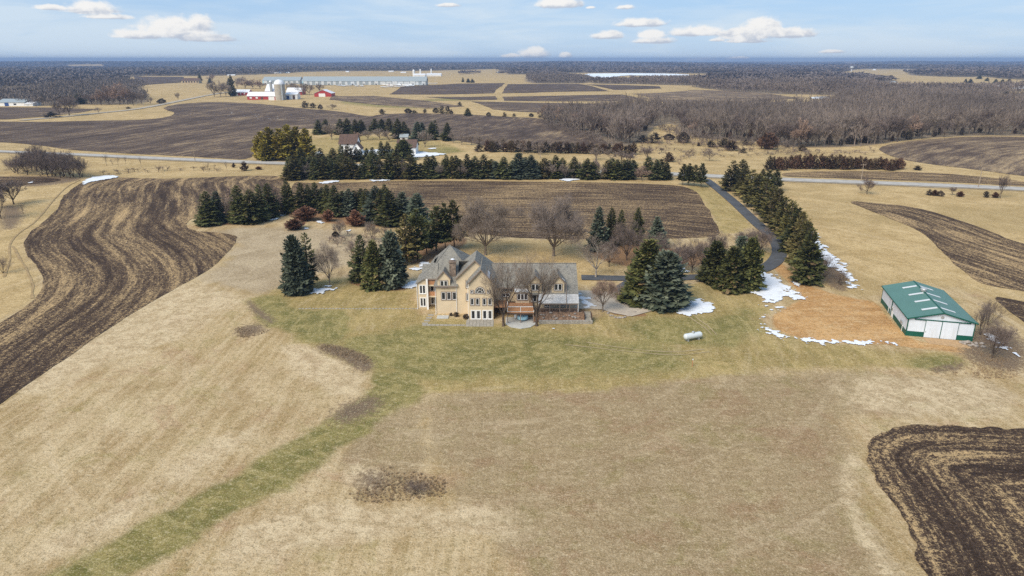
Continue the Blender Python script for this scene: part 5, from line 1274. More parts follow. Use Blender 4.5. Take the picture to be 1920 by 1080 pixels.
    m.slab([(-4.0, ry + .005, rz), (RX + .25, ry + .005, rz), (RX + .25, 136.2, 4.55), (-4.0, 136.2, 4.55)], .16); rf = m.build('roof', M['shingle'], root)
    bx('ridge_cap', 'shingle', -4.0, RX + .25, ry - .12, ry + .12, rz + .002, rz + .06, p=rf); bx('gutter', 'trim', -3.4, 3.3, 125.45, 125.54, 4.88, 5.06, p=rf)
    for (x, y) in ((-1.2, 128.6), (2.2, 129.2), (6.6, 128.0), (10.8, 129.6)):
        zr = rz - (ry - y) * .7; MB().tube((x, y, zr - .1), (x, y, zr + .45), .07, .07, 7).build('vent_pipe', M['galv'], rf)
    bx('roof_vent', 'trim', 1.2, 1.6, 129.0, 129.4, rz - .95, rz - .6, p=rf)
    bx('wall', 'cream', -3.5, 3.35, 126.0, 135.8, 0, 5.0); bx('wall', 'cream', 3.36, 12.35, 124.7, 135.8, 0, 4.2)
    MB().prism([(12.36, 124.75, 4.1), (12.36, 135.75, 4.1), (12.36, 130.5, 8.2)], (-.2, 0, 0)).build('wall', M['cream'], root)
    for k in range(3): window(root, -2.45 + k * .92, -1.6 + k * .92, 4.05, 4.82, 126.0)
    window(root, -2.15, -.35, 2.95, 3.85, 126.0, 2)
    # bay by the deck
    bx('bay_wall', 'cream', .68, 3.32, 124.5, 125.99, 2.3, 4.55); MB().slab([(.5, 124.25, 4.62), (3.34, 124.25, 4.62), (3.34, 126.0, 5.02), (.5, 126.0, 5.02)], .1).build('bay_roof', M['porch'], root)
    window(root, .9, 3.1, 2.85, 4.3, 124.5, 3)
    window(root, 3.6, 4.9, 2.35, 4.0, 124.7, 1, False, 'glass_door')
    # dormers in the long roof
    for cx in (4.48, 8.86):
        gable_front(root, cx - 1.2, cx + 1.2, 124.55, 129.0, 4.25, 6.55, 7.8); r = gable_roof(root, cx - 1.2, cx + 1.2, 124.55, 129.8, 6.55, 7.8, .28, .3)
        window(root, cx - .85, cx + .85, 4.75, 6.25, 124.55, 2)
        MB().slab([(cx + .75, 124.4, 7.36), (cx + 1.25, 124.4, 6.86), (cx + 1.25, 124.75, 6.86), (cx + .75, 124.75, 7.36)], .04).build('snow_strip', M['snow'], r)
    MB().slab([(-4.6, 121.25, 8.78), (-4.2, 121.25, 8.34), (-4.2, 125.0, 8.34), (-4.6, 125.0, 8.78)], .04).build('snow_strip', M['snow'], root)
    # porch
    pr = MB().slab([(4.95, 122.0, 3.18), (RX + .2, 122.0, 3.18), (RX + .2, 124.22, 4.2), (4.95, 124.22, 4.2)], .14).build('porch_roof', M['porch'], root)
    bx('porch_beam', 'trim', 5.05, RX + .1, 122.06, 122.2, 2.82, 3.03, p=pr)
    for x in (5.3, 7.2, 9.1, 11.0, 12.5): bx('porch_post', 'trim', x - .07, x + .07, 122.07, 122.21, 1.2, 2.82)
    fl = bx('porch_floor', 'darkwood', 4.95, RX + .1, 122.02, 124.68, 1.0, 1.2)
    rr_ = MB(); rr_.box(5.3, 12.5, 122.1, 122.16, 1.95, 2.02)
    for k in range(46): rr_.box(5.42 + k * .155, 5.45 + k * .155, 122.11, 122.14, 1.25, 1.95)
    rr_.build('porch_railing', M['trim'], root)
    window(root, 6.2, 7.5, 1.35, 3.1, 124.7, 2, False, 'glass_door'); window(root, 9.3, 11.2, 1.6, 3.0, 124.7, 2)
    dp = MB(); dp.tube((10.35, 124.35, 6.4), (10.35, 122.0, 3.45), .07, .07, 6); dp.tube((10.35, 121.93, 3.4), (10.35, 121.93, 2.0), .06, .06, 6); dp.build('downspout', M['trim'], root)
    for x, y, z in ((12.6, 121.9, 3.0), (-8.3, 121.9, 7.2), (-10.75, 124.6, 5.6), (-14.8, 124.6, 5.6), (-18.75, 127.6, 5.0)):
        MB().tube((x, y, .1), (x, y, z), .06, .06, 6).tube((x, y, .1), (x, y - .5, .04), .06, .06, 6).build('downspout', M['white'], root)
    # deck with railing over the patio
    dk = MB().box(-.9, 4.1, 119.4, 124.68, 2.12, 2.3).box(-3.5, -.9, 122.4, 125.98, 2.12, 2.298).build('deck', M['deck'], root)
    bx('deck_beam', 'darkwood', -.9, 4.1, 119.42, 119.6, 1.82, 2.117)
    rl = MB()
    for x in (-.86, 1.6, 4.06): rl.box(x - .05, x + .05, 119.42, 119.52, 2.303, 3.3)
    rl.box(-.9, 4.1, 119.4, 119.54, 3.3, 3.38).box(-.8, 4.0, 119.44, 119.5, 2.36, 2.42); rl.box(4.0, 4.09, 119.55, 124.6, 3.28, 3.36).box(-.9, -.82, 119.55, 122.4, 3.28, 3.36)
    rl = rl.build('deck_railing', M['white'], root); bx('railing_panel', 'deck', -.8, 4.0, 119.455, 119.485, 2.44, 3.28, p=rl)
    for x in (-.8, 1.6, 4.0): bx('deck_post', 'trim', x - .09, x + .09, 119.45, 119.63, .12, 1.815)
    bx('patio_wall', 'darkwood', -3.4, 4.6, 125.8, 125.97, 0, 2.1); bx('deck_steps', 'deck', 4.15, 4.9, 119.9, 121.6, .1, .9)
    return root

def build_house_yard():
    pt = [(-1.2, 122.5), (-1.2, 119.0), (-.2, 117.4), (1.6, 116.7), (3.4, 117.4), (4.5, 119.0), (4.5, 122.5)]
    tag(MB().prism([(x, y, .02) for x, y in pt], (0, 0, .1)).build('patio', M['concrete']), kind='structure')
    t = thing('covered_table', (2.0, 121.1, .12), 'pale blue cover pulled over a patio table under the deck', 'patio table')
    MB().lathe([(0, 1.02), (.5, 1.0), (.95, .86), (1.05, .72), (.98, .45), (1.02, .3)], 14, (2.0, 121.1, .12)).build('cover', M['bluecover'], t, True)
    for a in range(4): MB().tube((2 + .6 * math.cos(a * 1.571 + .6), 121.1 + .6 * math.sin(a * 1.571 + .6), .12), (2 + .6 * math.cos(a * 1.571 + .6), 121.1 + .6 * math.sin(a * 1.571 + .6), .6), .04, .04, 6).build('leg', M['white'], t)
    t = thing('patio_chair', (.6, 121.3, .12), 'white folded chair beside the blue covered table under the deck', 'chair')
    MB().box(.4, .85, 121.1, 121.5, .5, .55).build('seat', M['white'], t); MB().box(.4, .85, 121.46, 121.52, .56, 1.05).build('backrest', M['white'], t)
    for x in (.44, .81):
        for y in (121.14, 121.46): MB().tube((x, y, .12), (x, y, .5), .02, .02, 5).build('leg', M['white'], t)
    # bank, retaining wall and steps on the right
    x0 = 5.0; x1 = fx(1111, 119.5, .4)
    b = MB(); nx = 40
    rows_ = [(119.75, .5), (120.3, .85), (121.0, 1.25), (121.75, 1.45)]
    for i in range(nx):
        for (ya, za), (yb, zb) in zip(rows_[:-1], rows_[1:]):
            X0 = x0 + (13.6 - x0) * i / nx; X1 = x0 + (13.6 - x0) * (i + 1) / nx
            j = lambda X, y: .14 * math.sin(X * 7 + y * 5) * math.cos(X * 2.3 - y)
            b.poly([(X0, ya, za + j(X0, ya)), (X1, ya, za + j(X1, ya)), (X1, yb, zb + j(X1, yb)), (X0, yb, zb + j(X0, yb))])
    tag(b.build('planting_bank', plain('dry_mulch', (.20, .125, .08), .95, .5, 3.0)), kind='structure')
    w = MB(); n = 16
    for r_ in range(3):
        for k in range(n):
            a = x0 + (x1 - x0) * (k + (r_ % 2) * .5) / n; e = min(x1, a + (x1 - x0) / n - .03)
            w.box(a, e, 119.2 + r_ * .03, 119.75, .0 + r_ * .2, .195 + r_ * .2)
    tag(w.build('retaining_wall', M['paver']), 'low grey block retaining wall below the porch bank', 'wall')
    s = thing('steps', (14.0, 119.5, 0), 'timber steps climbing the bank beside the retaining wall', 'steps')
    sx = fx(1097, 119.6, .5); sx1 = fx(1109, 119.6, .5)
    for k in range(6): MB().box(sx, sx1, 119.77 + k * .36, 120.12 + k * .36, .0, .62 + k * .17).build('tread', M['paver'], s)
    for x in (sx - .12, sx1 + .03): MB().box(x, x + .1, 119.77, 122.0, .0, 1.6).build('stringer', M['darkwood'], s)
    tag(MB().box(13.65, sx - .14, 119.77, 121.9, 0, 1.2).build('planter_bed', plain('bed_soil', (.18, .115, .075), .95, .4, 3)), kind='structure')
    # rocks and dead stalks in the bank
    for k in range(16):
        x = rnd.uniform(5.3, 13.4); y = rnd.uniform(119.9, 121.4); z = .55 + (y - 119.75) * .5
        rock(x, y, z, rnd.uniform(.14, .3), 'pale stone lying in the rusty planted bank', 'stones in the planted bank')
    # slabs
    for k in range(36):
        p = P1(562 + k * 6.25, 578.6 + rnd.uniform(-.2, .3) + .01 * k)
        o = slab_stone(p, .23, .2, f'pale stepping stone, {ordn(k)} from the left end of the lawn path', 'stepping stones in the lawn')
    xs = np.linspace(796, 868, 10)
    for k, x in enumerate(xs): slab_stone(P1(x, 609.5 + .05 * k), .36, .36, f'grey paving slab, {ordn(k)} from the left in front of the house', 'paving slabs in front of the house')
    for k in range(4): slab_stone(P1(797 + k * 3.6, 606.5 - k * 5.2), .55, .38, f'grey paving slab, {ordn(k)} step up to the balcony doors', 'slabs up to the balcony doors')
    xx = [fx(c, 119.9, 0) for c in (874, 880.5, 887, 893.5, 900, 906.5, 913, 919.5)]
    m = MB()
    for i, x in enumerate(xx):
        for j in range(4): m.box(x, x + .61, 117.9 + j * .86, 117.9 + j * .86 + .82, -.02, .05 + .006 * ((i + j) % 3))
    tag(m.build('paved_terrace', M['paver']), kind='structure')
    tag(MB().box(-14.4, -12.2, 121.9, 123.4, -.02, .14).build('concrete_stoop', M['concrete']), kind='structure')
    # boulders along the pad edge
    for k in range(14):
        p = P1(1140 + k * 4.6, 589 + 8.5 * math.sin(k * .32) + rnd.uniform(-1.5, 1.5)); rock(p.x, p.y, p.z, rnd.uniform(.15, .32), 'boulder edging the planted strip below the parking pad', 'boulders below the parking pad')

def slab_stone(p, a, b, label, group):
    m = MB(); k = rnd.uniform(-.03, .03)
    m.prism([(p.x - a, p.y - b + k, p.z + .045), (p.x + a, p.y - b - k, p.z + .045), (p.x + a + k, p.y + b, p.z + .045), (p.x - a + k, p.y + b, p.z + .045)], (0, 0, -.08))
    me = m.build('stepping_stone', M['paver']); return tag(me, label, 'stepping stone', group)

ROCKS = []
def rock(x, y, z, s, label, group):
    if not ROCKS:
        import bmesh
        for k in range(4):
            bm = bmesh.new(); bmesh.ops.create_icosphere(bm, subdivisions=2, radius=1)
            rr = random.Random(k)
            o = Vector((rr.random() * 9, rr.random() * 9, 0))
            for v in bm.verts:
                n = math.sin(v.co.x * 2.1 + o.x) * math.cos(v.co.y * 2.4 + o.y) + .5 * math.sin(v.co.z * 4 + o.x)
                v.co *= 1 + .2 * n; v.co.z *= .7
            me = bpy.data.meshes.new('boulder'); bm.to_mesh(me); bm.free(); me.materials.append(M['rock']); ROCKS.append(me)
    o = link('boulder', ROCKS[rnd.randrange(4)]); o.location = (x, y, z + s * .3); o.scale = (s * rnd.uniform(.8, 1.3), s, s); o.rotation_euler.z = rnd.uniform(0, 6)
    return tag(o, label, 'boulder', group)

class Local:
    """mesh builder in a turned local frame: u along the front, v into the depth, z up"""
    def __init__(s, o, ux): s.o = Vector(o); s.u = Vector((ux[0], ux[1], 0)).normalized(); s.w = Vector((-s.u.y, s.u.x, 0))
    def p(s, u, v, z): return s.o + s.u * u + s.w * v + Vector((0, 0, z))
    def box(s, mb, u0, u1, v0, v1, z0, z1):
        i = len(mb.v); mb.v += [tuple(s.p(u, v, z)) for z in (z0, z1) for v in (v0, v1) for u in (u0, u1)]
        mb.f += [tuple(i + k for k in q) for q in ((0, 2, 3, 1), (4, 5, 7, 6), (0, 1, 5, 4), (2, 6, 7, 3), (0, 4, 6, 2), (1, 3, 7, 5))]; return mb
    def prism(s, mb, pts, off):
        o = s.u * off[0] + s.w * off[1] + Vector((0, 0, off[2])); return mb.prism([s.p(*q) for q in pts], o)

def build_pole_barn():
    A = P1(1697.5, 629); B = P1(1822, 640); Cc = P1(1653, 567)
    A.z = B.z = 0
    L = Local(A, (B - A)); Wd = (B - A).length; D = abs((Cc - A).dot(L.w)); skew = 0
    ze = hz(595.5, A.y); zp = ze + Wd * .5 * .27
    root = thing('pole_barn', A, 'white steel pole barn with a green roof and green skirting', 'barn')
    def bx(nm, mat, *a, p=root): return L.box(MB(), *a).build(nm, M[mat], p)
    L.prism(MB(), [(0, 0, 0), (Wd, 0, 0), (Wd, 0, ze), (Wd / 2, 0, zp), (0, 0, ze)], (0, D, 0)).build('wall', M['barnwhite'], root)
    k = (zp - ze) / (Wd / 2); o = .3
    m = MB(); L.prism(m, [(-o, -.35, ze - o * k + .1), (Wd / 2, -.35, zp + .1), (Wd / 2, D + .35, zp + .1), (-o, D + .35, ze - o * k + .1)], (0, 0, -.09))
    L.prism(m, [(Wd / 2, -.35, zp + .104), (Wd + o, -.35, ze - o * k + .104), (Wd + o, D + .35, ze - o * k + .104), (Wd / 2, D + .35, zp + .104)], (0, 0, -.09)); rf = m.build('roof', M['greenroof'], root)
    bx('ridge_cap', 'greentrim', Wd / 2 - .12, Wd / 2 + .12, -.35, D + .35, zp + .11, zp + .15, p=rf)
    f = MB()
    for sd in (0, 1):
        e = -o if sd == 0 else Wd + o
        L.prism(f, [(e, -.41, ze - o * k + .12), (Wd / 2, -.41, zp + .12), (Wd / 2, -.41, zp - .1), (e, -.41, ze - o * k - .1)], (0, .05, 0))
        L.box(f, (e - .05) if sd == 0 else e + .003, (e - .003) if sd == 0 else e + .05, -.36, D + .36, ze - o * k - .1, ze - o * k + .11)
    f.build('fascia', M['greentrim'], rf)
    for v in (D * .12, D * .36, D * .58, D * .82):
        for sd in (-1, 1):
            m = MB(); u0, u1 = Wd / 2 + sd * .3, Wd / 2 + sd * 2.7; zz = lambda u: zp - abs(u - Wd / 2) * k + .135
            L.prism(m, [(u0, v, zz(u0)), (u1, v, zz(u1)), (u1, v + .75, zz(u1)), (u0, v + .75, zz(u0))], (0, 0, .02)).build('skylight', M['lightpanel'], rf)
    cu = L.p(Wd / 2, D * .66, zp + .1); v = MB().lathe([(.5, 0), (.5, .35), (.62, .36), (.55, .55), (.3, .7), (0, .75)], 12, cu).build('roof_ventilator', M['galv'], rf)
    # skirting
    dw0, dw1 = Wd * .27, Wd * .755; sk = MB()
    L.box(sk, 0, dw0 - .06, -.03, -.003, 0, .95); L.box(sk, dw1 + .06, Wd, -.03, -.003, 0, .95); L.box(sk, -.03, -.003, 0, D * .5, 0, .95); L.box(sk, -.03, -.003, D * .62, D, 0, .95); L.box(sk, Wd + .003, Wd + .03, 0, D, 0, .95)
    sk.build('skirting', M['greentrim'], root)
    c = MB(); L.box(c, -.06, .1, -.06, -.032, 0, ze); L.box(c, -.06, -.032, -.03, .1, 0, ze); L.box(c, Wd - .1, Wd + .06, -.06, -.032, 0, ze); L.box(c, -.06, -.032, D - .1, D + .06, 0, ze); c.build('corner_trim', M['greentrim'], root)
    dm = (dw0 + dw1) / 2; zt = ze * .93
    for a, b in ((dw0, dm - .06), (dm + .06, dw1)):
        d = bx('sliding_door', 'barnwhite', a, b, -.13, -.06, .06, zt)
        t = MB(); L.box(t, a - .06, a, -.15, -.05, .05, zt); L.box(t, b, b + .06, -.15, -.05, .05, zt); t.build('door_trim', M['greentrim'], d)
    hd = L.box(MB(), dw0 + .15, dw0 + .22, -.19, -.14, 1.0, 1.3).build('handle', M['galv'], d)
    bx('door_track', 'greentrim', Wd * .09, Wd * .93, -.18, -.06, zt + .02, zt + .2)
    g = L.p(Wd / 2, -.02, zp - .85); MB().lathe([(.0, 0), (.28, .0), (.28, .06), (0, .07)], 12, g, -L.w).build('gable_vent', M['galv'], root)
    d = bx('side_door', 'white', -.07, -.032, D * .52, D * .56, .05, 2.1); bx('door_trim', 'greentrim', -.1, -.035, D * .565, D * .585, .0, ze - .1, p=d); bx('side_door_window', 'glass', -.085, -.072, D * .53, D * .55, 1.2, 1.7, p=d)
    for v in (D * .12, D * .48, D * .66): 
        q = L.p(-.12, v, 0); MB().tube(q, q + Vector((0, 0, 1.2)), .05, .05, 6).build('pipe', M['white'], root)
    bx('meter_box', 'galv', -.2, -.035, D * .14, D * .2, 1.1, 1.7)
    c = P1(1838, 648)
    pad = [L.p(dw0 - .4, -.25, 0), L.p(dw0 + .2, -3.2, 0), L.p(dw1 + 1.4, -3.6, 0), L.p(dw1 + .5, -.2, 0)]
    tag(MB().prism([(q.x, q.y, .015) for q in pad], (0, 0, .03)).build('barn_apron', plain('apron_gravel', (.40, .265, .145), .95, .18, 2)), kind='structure')
    for kk in range(20):
        q = L.p(Wd * .80 + rnd.uniform(0, 3.3), -.6 - rnd.uniform(0, 1.8), 0); rock(q.x, q.y, 0, rnd.uniform(.2, .42), 'tan boulder in the rock pile by the corner of the pole barn', 'rock pile by the pole barn')

def build_tank_and_posts():
    c = P1(1298.5, 637.5); a = (P1(1317, 634) - P1(1281, 640)).normalized(); a.z = 0
    t = thing('propane_tank', c, 'long white propane tank with rounded ends on the lawn', 'tank')
    o = c + Vector((0, 0, .85)); Lh = 1.85; r = .55
    prof = [(0, -Lh)] + [(r * math.sin(R(q)), -Lh + .42 * (1 - math.cos(R(q)))) for q in range(15, 91, 15)] + [(r * math.sin(R(q)), Lh - .42 * (1 - math.cos(R(q)))) for q in range(90, 14, -15)] + [(0, Lh)]
    MB().lathe(prof, 20, o, a).build('tank_body', M['tank'], t, True)
    n = Vector((-a.y, a.x, 0))
    for s in (-1.1, 1.1):
        p = o + a * s; m = MB(); q = [p + n * .4 + Vector((0, 0, -.4)), p - n * .4 + Vector((0, 0, -.4)), Vector((p.x, p.y, 0)) - n * .42, Vector((p.x, p.y, 0)) + n * .42]
        m.prism([w - a * .1 for w in q], a * .2).build('leg', M['galv'], t)
    MB().lathe([(0, .28), (.2, .26), (.26, .15), (.26, -.02)], 12, o + Vector((0, 0, r)), None).build('dome_cover', M['galv'], t, True)
    p = P1(1298, 687); t = thing('marker_post', p, 'short brown marker post standing alone on the lawn', 'post')
    MB().tube(p, p + Vector((0, 0, 1.15)), .07, .06, 8).build('post', M['deck'], t); MB().box(p.x - .09, p.x + .09, p.y - .09, p.y + .09, 1.15, 1.3).build('cap', M['lightpanel'], t)
    ps = [(366,303,277,'leftmost pole, standing beside the open left stretch of road'),(640,296,279,'short pole among conifers of the neighbouring farm'),(1013,297,284,'small pole showing above the windbreak'),(1225,309,297,'small pole near the mouth of the driveway'),(1614,341,307,'tall pole in front of the cedar hedge'),(1834,352,315,'tall pole beside the plowed slope, far right'),(222,203,190,'thin distant pole by the farm road')]
    for (x, y, ty, lb) in ps:
        b = P1(x, y); h = hz(ty, b.y) - b.z; t = thing('utility_pole', b, 'wooden utility pole, ' + lb, 'utility pole', 'utility poles')
        MB().tube(b, b + Vector((0, 0, h)), .17, .11, 8).build('pole', M['wood_pole'], t)
        m = MB(); z = b.z + h - .5; m.box(b.x - 1.1, b.x + 1.1, b.y - .17, b.y - .05 if False else b.y + .05, z, z + .12).build('crossarm', M['wood_pole'], t)
        for s in (-1, 0, 1): MB().tube((b.x + s * .95, b.y, z + .12), (b.x + s * .95, b.y, z + .32), .05, .03, 6).build('insulator', M['galv'], t)

def simple_barn(label, cat, x0, x1, by, ey, ry, wall, roof, depth=12, name='barn', ridge='across', doors=(), wins=(), cl=None, group=None, endwall=None):
    """a far building: photo columns x0..x1, base row by, eave row ey, ridge row ry"""
    b0 = P1((x0 + x1) / 2, by); Y = b0.y; z0 = b0.z - .3
    ze = hz(ey, Y); X0 = fx(x0, Y, ze); X1 = fx(x1, Y, ze); xm = (X0 + X1) / 2
    t = thing(name, (xm, Y, z0), label, cat, group)
    if ridge == 'across':
        dy = F * cp + (540 - ry) * sp; sl = (-F * sp + (540 - ry) * cp) / dy
        yr = Y + depth / 2; zr = max(ze + .1 * depth, H + sl * yr)
        MB().prism([(X0, Y, z0), (X0, Y + depth, z0), (X0, Y + depth, ze), (X0, yr, zr), (X0, Y, ze)], (X1 - X0, 0, 0)).build('wall', M[wall], t)
        k = (zr - ze) / (depth / 2); o = .5; m = MB()
        m.slab([(X0 - o, Y - o, ze - o * k + .2), (X1 + o, Y - o, ze - o * k + .2), (X1 + o, yr, zr + .2), (X0 - o, yr, zr + .2)], .19)
        m.slab([(X0 - o, yr, zr + .203), (X1 + o, yr, zr + .203), (X1 + o, Y + depth + o, ze - o * k + .203), (X0 - o, Y + depth + o, ze - o * k + .203)], .19)
        m.build('roof', M[roof], t)
    else:
        zr = hz(ry, Y)
        MB().prism([(X0, Y, z0), (X1, Y, z0), (X1, Y, ze), (xm, Y, zr), (X0, Y, ze)], (0, depth, 0)).build('wall', M[wall], t)
        k = (zr - ze) / ((X1 - X0) / 2); o = .5; m = MB()
        m.slab([(X0 - o, Y - o, ze - o * k + .2), (xm, Y - o, zr + .2), (xm, Y + depth, zr + .2), (X0 - o, Y + depth, ze - o * k + .2)], .19)
        m.slab([(xm, Y - o, zr + .203), (X1 + o, Y - o, ze - o * k + .203), (X1 + o, Y + depth, ze - o * k + .203), (xm, Y + depth, zr + .203)], .19); m.build('roof', M[roof], t)
    for (a, b, c, d, mt) in doors:     # fractions of the wall: along, along, up, up
        MB().box(X0 + (X1 - X0) * a, X0 + (X1 - X0) * b, Y - .15, Y - .01, z0 + .3 + (ze - z0) * c, z0 + .3 + (ze - z0 - .3) * d).build('door' if c == 0 else 'window', M[mt], t)
    return t

def build_far_buildings():
    SB = simple_barn; W_ = 'white'; g = 'glass'
    # red farm
    SB('small red barn with white roof, leftmost of the farm', 'barn', 433, 466, 179, 173, 168, 'red', 'whiteroof', 14, doors=[(.25, .38, 0, .8, W_), (.5, .58, .35, .75, W_), (.72, .8, .35, .75, W_)])
    SB('long red barn with white roof in front of the silo', 'barn', 463, 503, 187, 180, 172.5, 'red', 'whiteroof', 16, doors=[(.12, .22, .3, .7, W_), (.4, .5, .3, .7, W_), (.64, .74, 0, .7, 'darkwood')])
    SB('white ended barn joined to the long red barn', 'barn', 503, 519, 188, 180, 172.5, W_, 'whiteroof', 16, doors=[(.7, .98, 0, .8, 'red')])
    SB('tall white roofed barn behind the silo', 'barn', 497, 519, 176, 171, 158, 'red', 'whiteroof', 26, doors=[(.3, .6, 0, .7, W_)])
    SB('red barn with white roof behind the white shed', 'barn', 537, 566, 178, 172, 164.5, 'red', 'whiteroof', 18, doors=[(.65, .85, 0, .7, W_), (.15, .4, 0, .7, 'darkwood')])
    SB('white shed with dark doors beside the silo', 'shed', 535, 557, 186.5, 177, 173, W_, 'whiteroof', 13, 'shed', doors=[(.08, .3, 0, .75, 'bluedoor'), (.6, .8, 0, .85, 'darkwood')])
    SB('red barn with white gable and doors standing apart', 'barn', 589, 621, 181.5, 175, 168.5, 'red', 'whiteroof', 20, ridge='front', doors=[(.26, .64, 0, .95, W_)])
    def silo(px, by, ty, w, label, mat='silo', dome=True):
        b = P1(px, by); h = hz(ty, b.y) - b.z; r = w / 2 * zc(b.y, 8) / F
        t = thing('silo', b, label, 'silo', 'silos'); m = MB(); hb = h - r * .9
        m.lathe([(r, -.5)] + [(r * (1 + .012 * (k % 2)), hb * k / 20) for k in range(21)], 24, b).build('tower', M[mat], t, True)
        MB().lathe([(r * 1.03, hb)] + [(r * 1.03 * math.cos(R(q)), hb + r * .9 * math.sin(R(q))) for q in range(10, 91, 16)] + [(.02, hb + r * .9)], 24, b).build('dome', M['whiteroof'], t, True)
        l = MB(); l.box(b.x + r * .55, b.x + r * .8, b.y - r * 1.0, b.y - r * .72, b.z, b.z + hb).build('chute', M['galv'], t)
    silo(526.5, 187.5, 149, 19, 'tall concrete silo with a white dome among the red barns'); silo(509.5, 176, 151, 5, 'slim grey silo behind the tall white roof', 'galv')
    silo(776, 143.5, 130.5, 4.2, 'white silo on the left of three far ones', 'white'); silo(788.5, 143.5, 129.5, 2.8, 'thin white silo in the middle of three far ones', 'white'); silo(809, 142.5, 129, 2.6, 'thin white silo on the right of three far ones', 'white')
    for i, (x0, x1, by, ey, ry, lb) in enumerate([(775,797,143.8,140.5,138,'far white shed below the left silos'),(799,827,143,140,137.6,'far long white shed right of the thin silos')]):
        SB(lb, 'shed', x0, x1, by, ey, ry, W_, 'whiteroof', 30, 'shed')
    # long grey buildings
    def long_barn(x0, x1, by, ey, ry, label, n, off):
        t = SB(label, 'building', x0, x1, by, ey, ry, 'greyroof', 'greyroof', 28, 'long_building')
        b0 = P1((x0 + x1) / 2, by); Y = b0.y; z0 = b0.z; ze = hz(ey, Y); X0 = fx(x0, Y, ze); X1 = fx(x1, Y, ze)
        for k in range(n):
            a = X0 + (X1 - X0) * (k + .25) / n; ww = (X1 - X0) / n * (.45 if k % 4 else .62)
            if off and .60 < (k + .5) / n < .92: ww = (X1 - X0) / n * .9
            pn = MB().box(a, a + ww, Y - .3, Y - .02, z0 + .3, ze - (.9 if k % 3 else .3)).build('wall_panel', M['lightpanel'], t)
            if k % 2 == 0: MB().box(a + ww * .2, a + ww * .7, Y - .38, Y - .31, z0 + .9, z0 + 2.6).build('window', M['glass'], pn)
        MB().box(X0 + (X1 - X0) * .0, X0 + (X1 - X0) * .04, Y - .28, Y - .03, z0, ze).build('wall_panel', M['bluecover'], t)
    long_barn(566, 799, 159.5, 152, 143.5, 'very long low grey building with white panels beyond the farm', 21, True)
    long_barn(492, 562, 158.5, 151, 144, 'grey long building partly behind the silo', 7, False)
    for i, x in enumerate((720, 727, 733, 748, 756, 762, 769)):
        b = P1(x, 160.4 + (i % 3) * .6); t = thing('parked_truck', b, f'far white truck, {ordn(i)} from the left outside the long grey building', 'truck', 'trucks outside the long building')
        MB().box(b.x - 2.6, b.x + 2.4, b.y - 1.2, b.y + 1.2, b.z + .8, b.z + 3.4).build('cargo_box', M['white'], t); MB().box(b.x + 2.45, b.x + 4.2, b.y - 1.1, b.y + 1.1, b.z + .7, b.z + 2.7).build('cab', M['red' if i == 1 else 'white'], t)
        for w in (-1.6, 1.2, 3.4): MB().lathe([(.0, -1.25), (.5, -1.25), (.5, 1.25), (0, 1.25)], 10, (b.x + w, b.y, b.z + .5), (0, 1, 0)).build('wheel', M['darkwood'], t)
    # neighbouring farmhouse
    t = SB('white farmhouse with a brown roof among conifers', 'house', 636, 668, 288, 269, 252, W_, 'brownroof', 9, 'farmhouse', doors=[(.1, .22, .45, .75, g), (.32, .44, .45, .75, g), (.6, .72, .1, .4, g), (.82, .94, .1, .4, g), (.3, .4, 0, .34, 'darkwood')])
    b0 = P1(652, 288)
    SB('white porch wing on the right of the farmhouse', 'house', 661, 676, 289, 278, 268, W_, 'brownroof', 6, 'farmhouse_wing', ridge='front', doors=[(.15, .4, .05, .6, g), (.6, .85, .05, .6, g)])
    SB('grey garage with dark roof behind the rounded spruce', 'garage', 744, 779, 290, 276, 262, W_, 'brownroof', 11, 'garage', doors=[(.1, .45, 0, .8, 'lightpanel'), (.55, .9, 0, .8, 'lightpanel')])
    SB('small pale shed behind the dark roofed garage', 'shed', 750, 764, 262, 257, 251.5, W_, 'greyroof', 6, 'shed', doors=[(.3, .6, 0, .8, 'darkwood')])
    # left
    SB('long white shed with blue door at the left border', 'shed', -6, 45, 199, 192, 185.5, W_, 'greyroof', 22, 'shed', doors=[(.27, .42, 0, .9, 'bluedoor'), (.6, .7, .3, .7, g)])
    SB('low white lean-to on the right of the long shed', 'shed', 46, 61, 199, 194.5, 191, W_, 'whiteroof', 14, 'shed', doors=[(.2, .5, 0, .8, 'lightpanel')])
    SB('tan house on the ridge with a row of windows', 'house', 341, 372, 156, 151, 146.5, 'tan', 'brownroof', 16, 'ridge_house', doors=[(k / 6 + .04, k / 6 + .13, .25, .75, g) for k in range(6)])
    SB('white roofed shed hidden in the reddish wood', 'shed', 126, 138, 184, 180, 177, W_, 'whiteroof', 9, 'shed', doors=[(.3, .6, 0, .8, g)])
    # right
    SB('long low building with white roof, far right', 'building', 1852, 1886, 169, 165, 160.5, 'tan', 'whiteroof', 22, 'low_building', doors=[(k / 7 + .03, k / 7 + .11, 0, .8, 'darkwood') for k in range(7)])
    SB('pale roofed building at the right border', 'building', 1899, 1940, 170, 166, 162.5, 'tan', 'whiteroof', 22, 'low_building', doors=[(.2, .35, 0, .8, 'darkwood'), (.5, .65, 0, .8, 'darkwood')])
    SB('grey roofed house at the edge of the far wood', 'house', 1671, 1687, 159.5, 156.5, 152.5, W_, 'greyroof', 14, 'far_house', ridge='front', doors=[(.2, .4, .2, .6, g), (.6, .8, .2, .6, g)])
    SB('white house with steep gables below the frozen lake', 'house', 1172, 1183, 154, 150, 146, W_, 'whiteroof', 12, 'far_house', ridge='front', doors=[(.2, .4, .2, .6, g), (.6, .8, .2, .6, g)])
    SB('white house right of the steep gabled one below the lake', 'house', 1184, 1194, 154, 151, 147.5, W_, 'whiteroof', 12, 'far_house', ridge='front', doors=[(.25, .45, .2, .6, g), (.6, .8, .2, .6, g)])
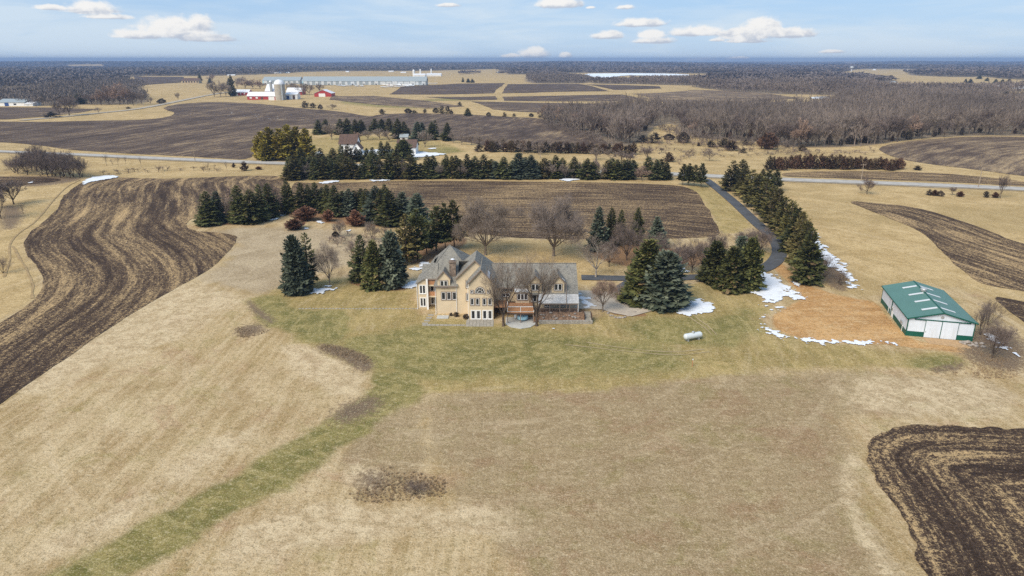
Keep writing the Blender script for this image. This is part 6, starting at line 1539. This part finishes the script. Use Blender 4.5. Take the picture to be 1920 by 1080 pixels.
    fh = [(153,128.5,12),(206,129.5,6),(236,140,11),(254,131.5,5),(359,131,5),(433,141,14),(520,137,12),(538,136.5,8),(651,134.5,6),(733,134,9),(756,136,10),(800,129.5,14),(818,129,8),(826,128.5,6),(937,136,9),(1140,132.5,6),(1171,133.5,5),(1256,133.5,8),(1288,132,7),(1510,123.5,5),(1526,122.5,6),(1706,132.5,8),(1732,132.5,12),(1752,132.5,8),(1812,133.5,7),(1886,125.5,5),(1070,127,6),(1420,126,5),(1890,133,8),(1640,131,4)]
    for i, (x, y, w) in enumerate(sorted(fh)):
        SB(f'tiny far white house in the distant woods, {ordn(i)} from the left', 'house', x - w / 2, x + w / 2, y + .9, y - .1, y - 1.3, W_, 'whiteroof', 12, 'far_house', group='far white houses in the woods')
    b = P1(1596, 134.5); h = hz(124.5, b.y) - b.z; t = thing('water_tower', b, 'pale water tower on a stem beside the far tan hill', 'water tower')
    r = 3.5 * zc(b.y, 20) / F
    MB().tube(b, b + Vector((0, 0, h - r * .8)), r * .25, r * .2, 10).build('stem', M['lightpanel'], t); MB().lathe([(r * .2, h - r), (r * .9, h - r * .75), (r, h - r * .45), (r * .8, h - r * .1), (0, h)], 16, b).build('tank', M['lightpanel'], t, True)
# ------------------------------------------------------------------ air
def build_haze():
    m = bpy.data.materials.new('haze'); m.use_nodes = True; nt = m.node_tree
    nt.nodes.remove(nt.nodes['Principled BSDF'])
    v = nt.nodes.new('ShaderNodeVolumePrincipled'); v.inputs['Density'].default_value = HAZE_D
    v.inputs['Color'].default_value = (*HAZE_C, 1); v.inputs['Anisotropy'].default_value = .0
    nt.links.new(v.outputs[0], nt.nodes['Material Output'].inputs['Volume'])
    o = MB().box(-17000, 17000, -17000, 17000, -6, 75).build('haze', m)
    tag(o, kind='stuff')
HAZE_D, HAZE_C = 1.25e-4, (.26, .39, .64)

build_world(); build_sun(); build_camera()
building_mats()
build_ground(); build_fields(); build_roads(); build_snow()
M['porch'] = plain('frosted_shingles', (.46, .45, .44), .9, .2, 2.0)
build_templates(); build_house(); build_house_yard(); build_pole_barn(); build_tank_and_posts(); build_far_buildings()
build_trees(); build_woods(); build_haze()
scene.cycles.use_denoising = False
scene.cycles.max_bounces = 6; scene.cycles.volume_bounces = 1
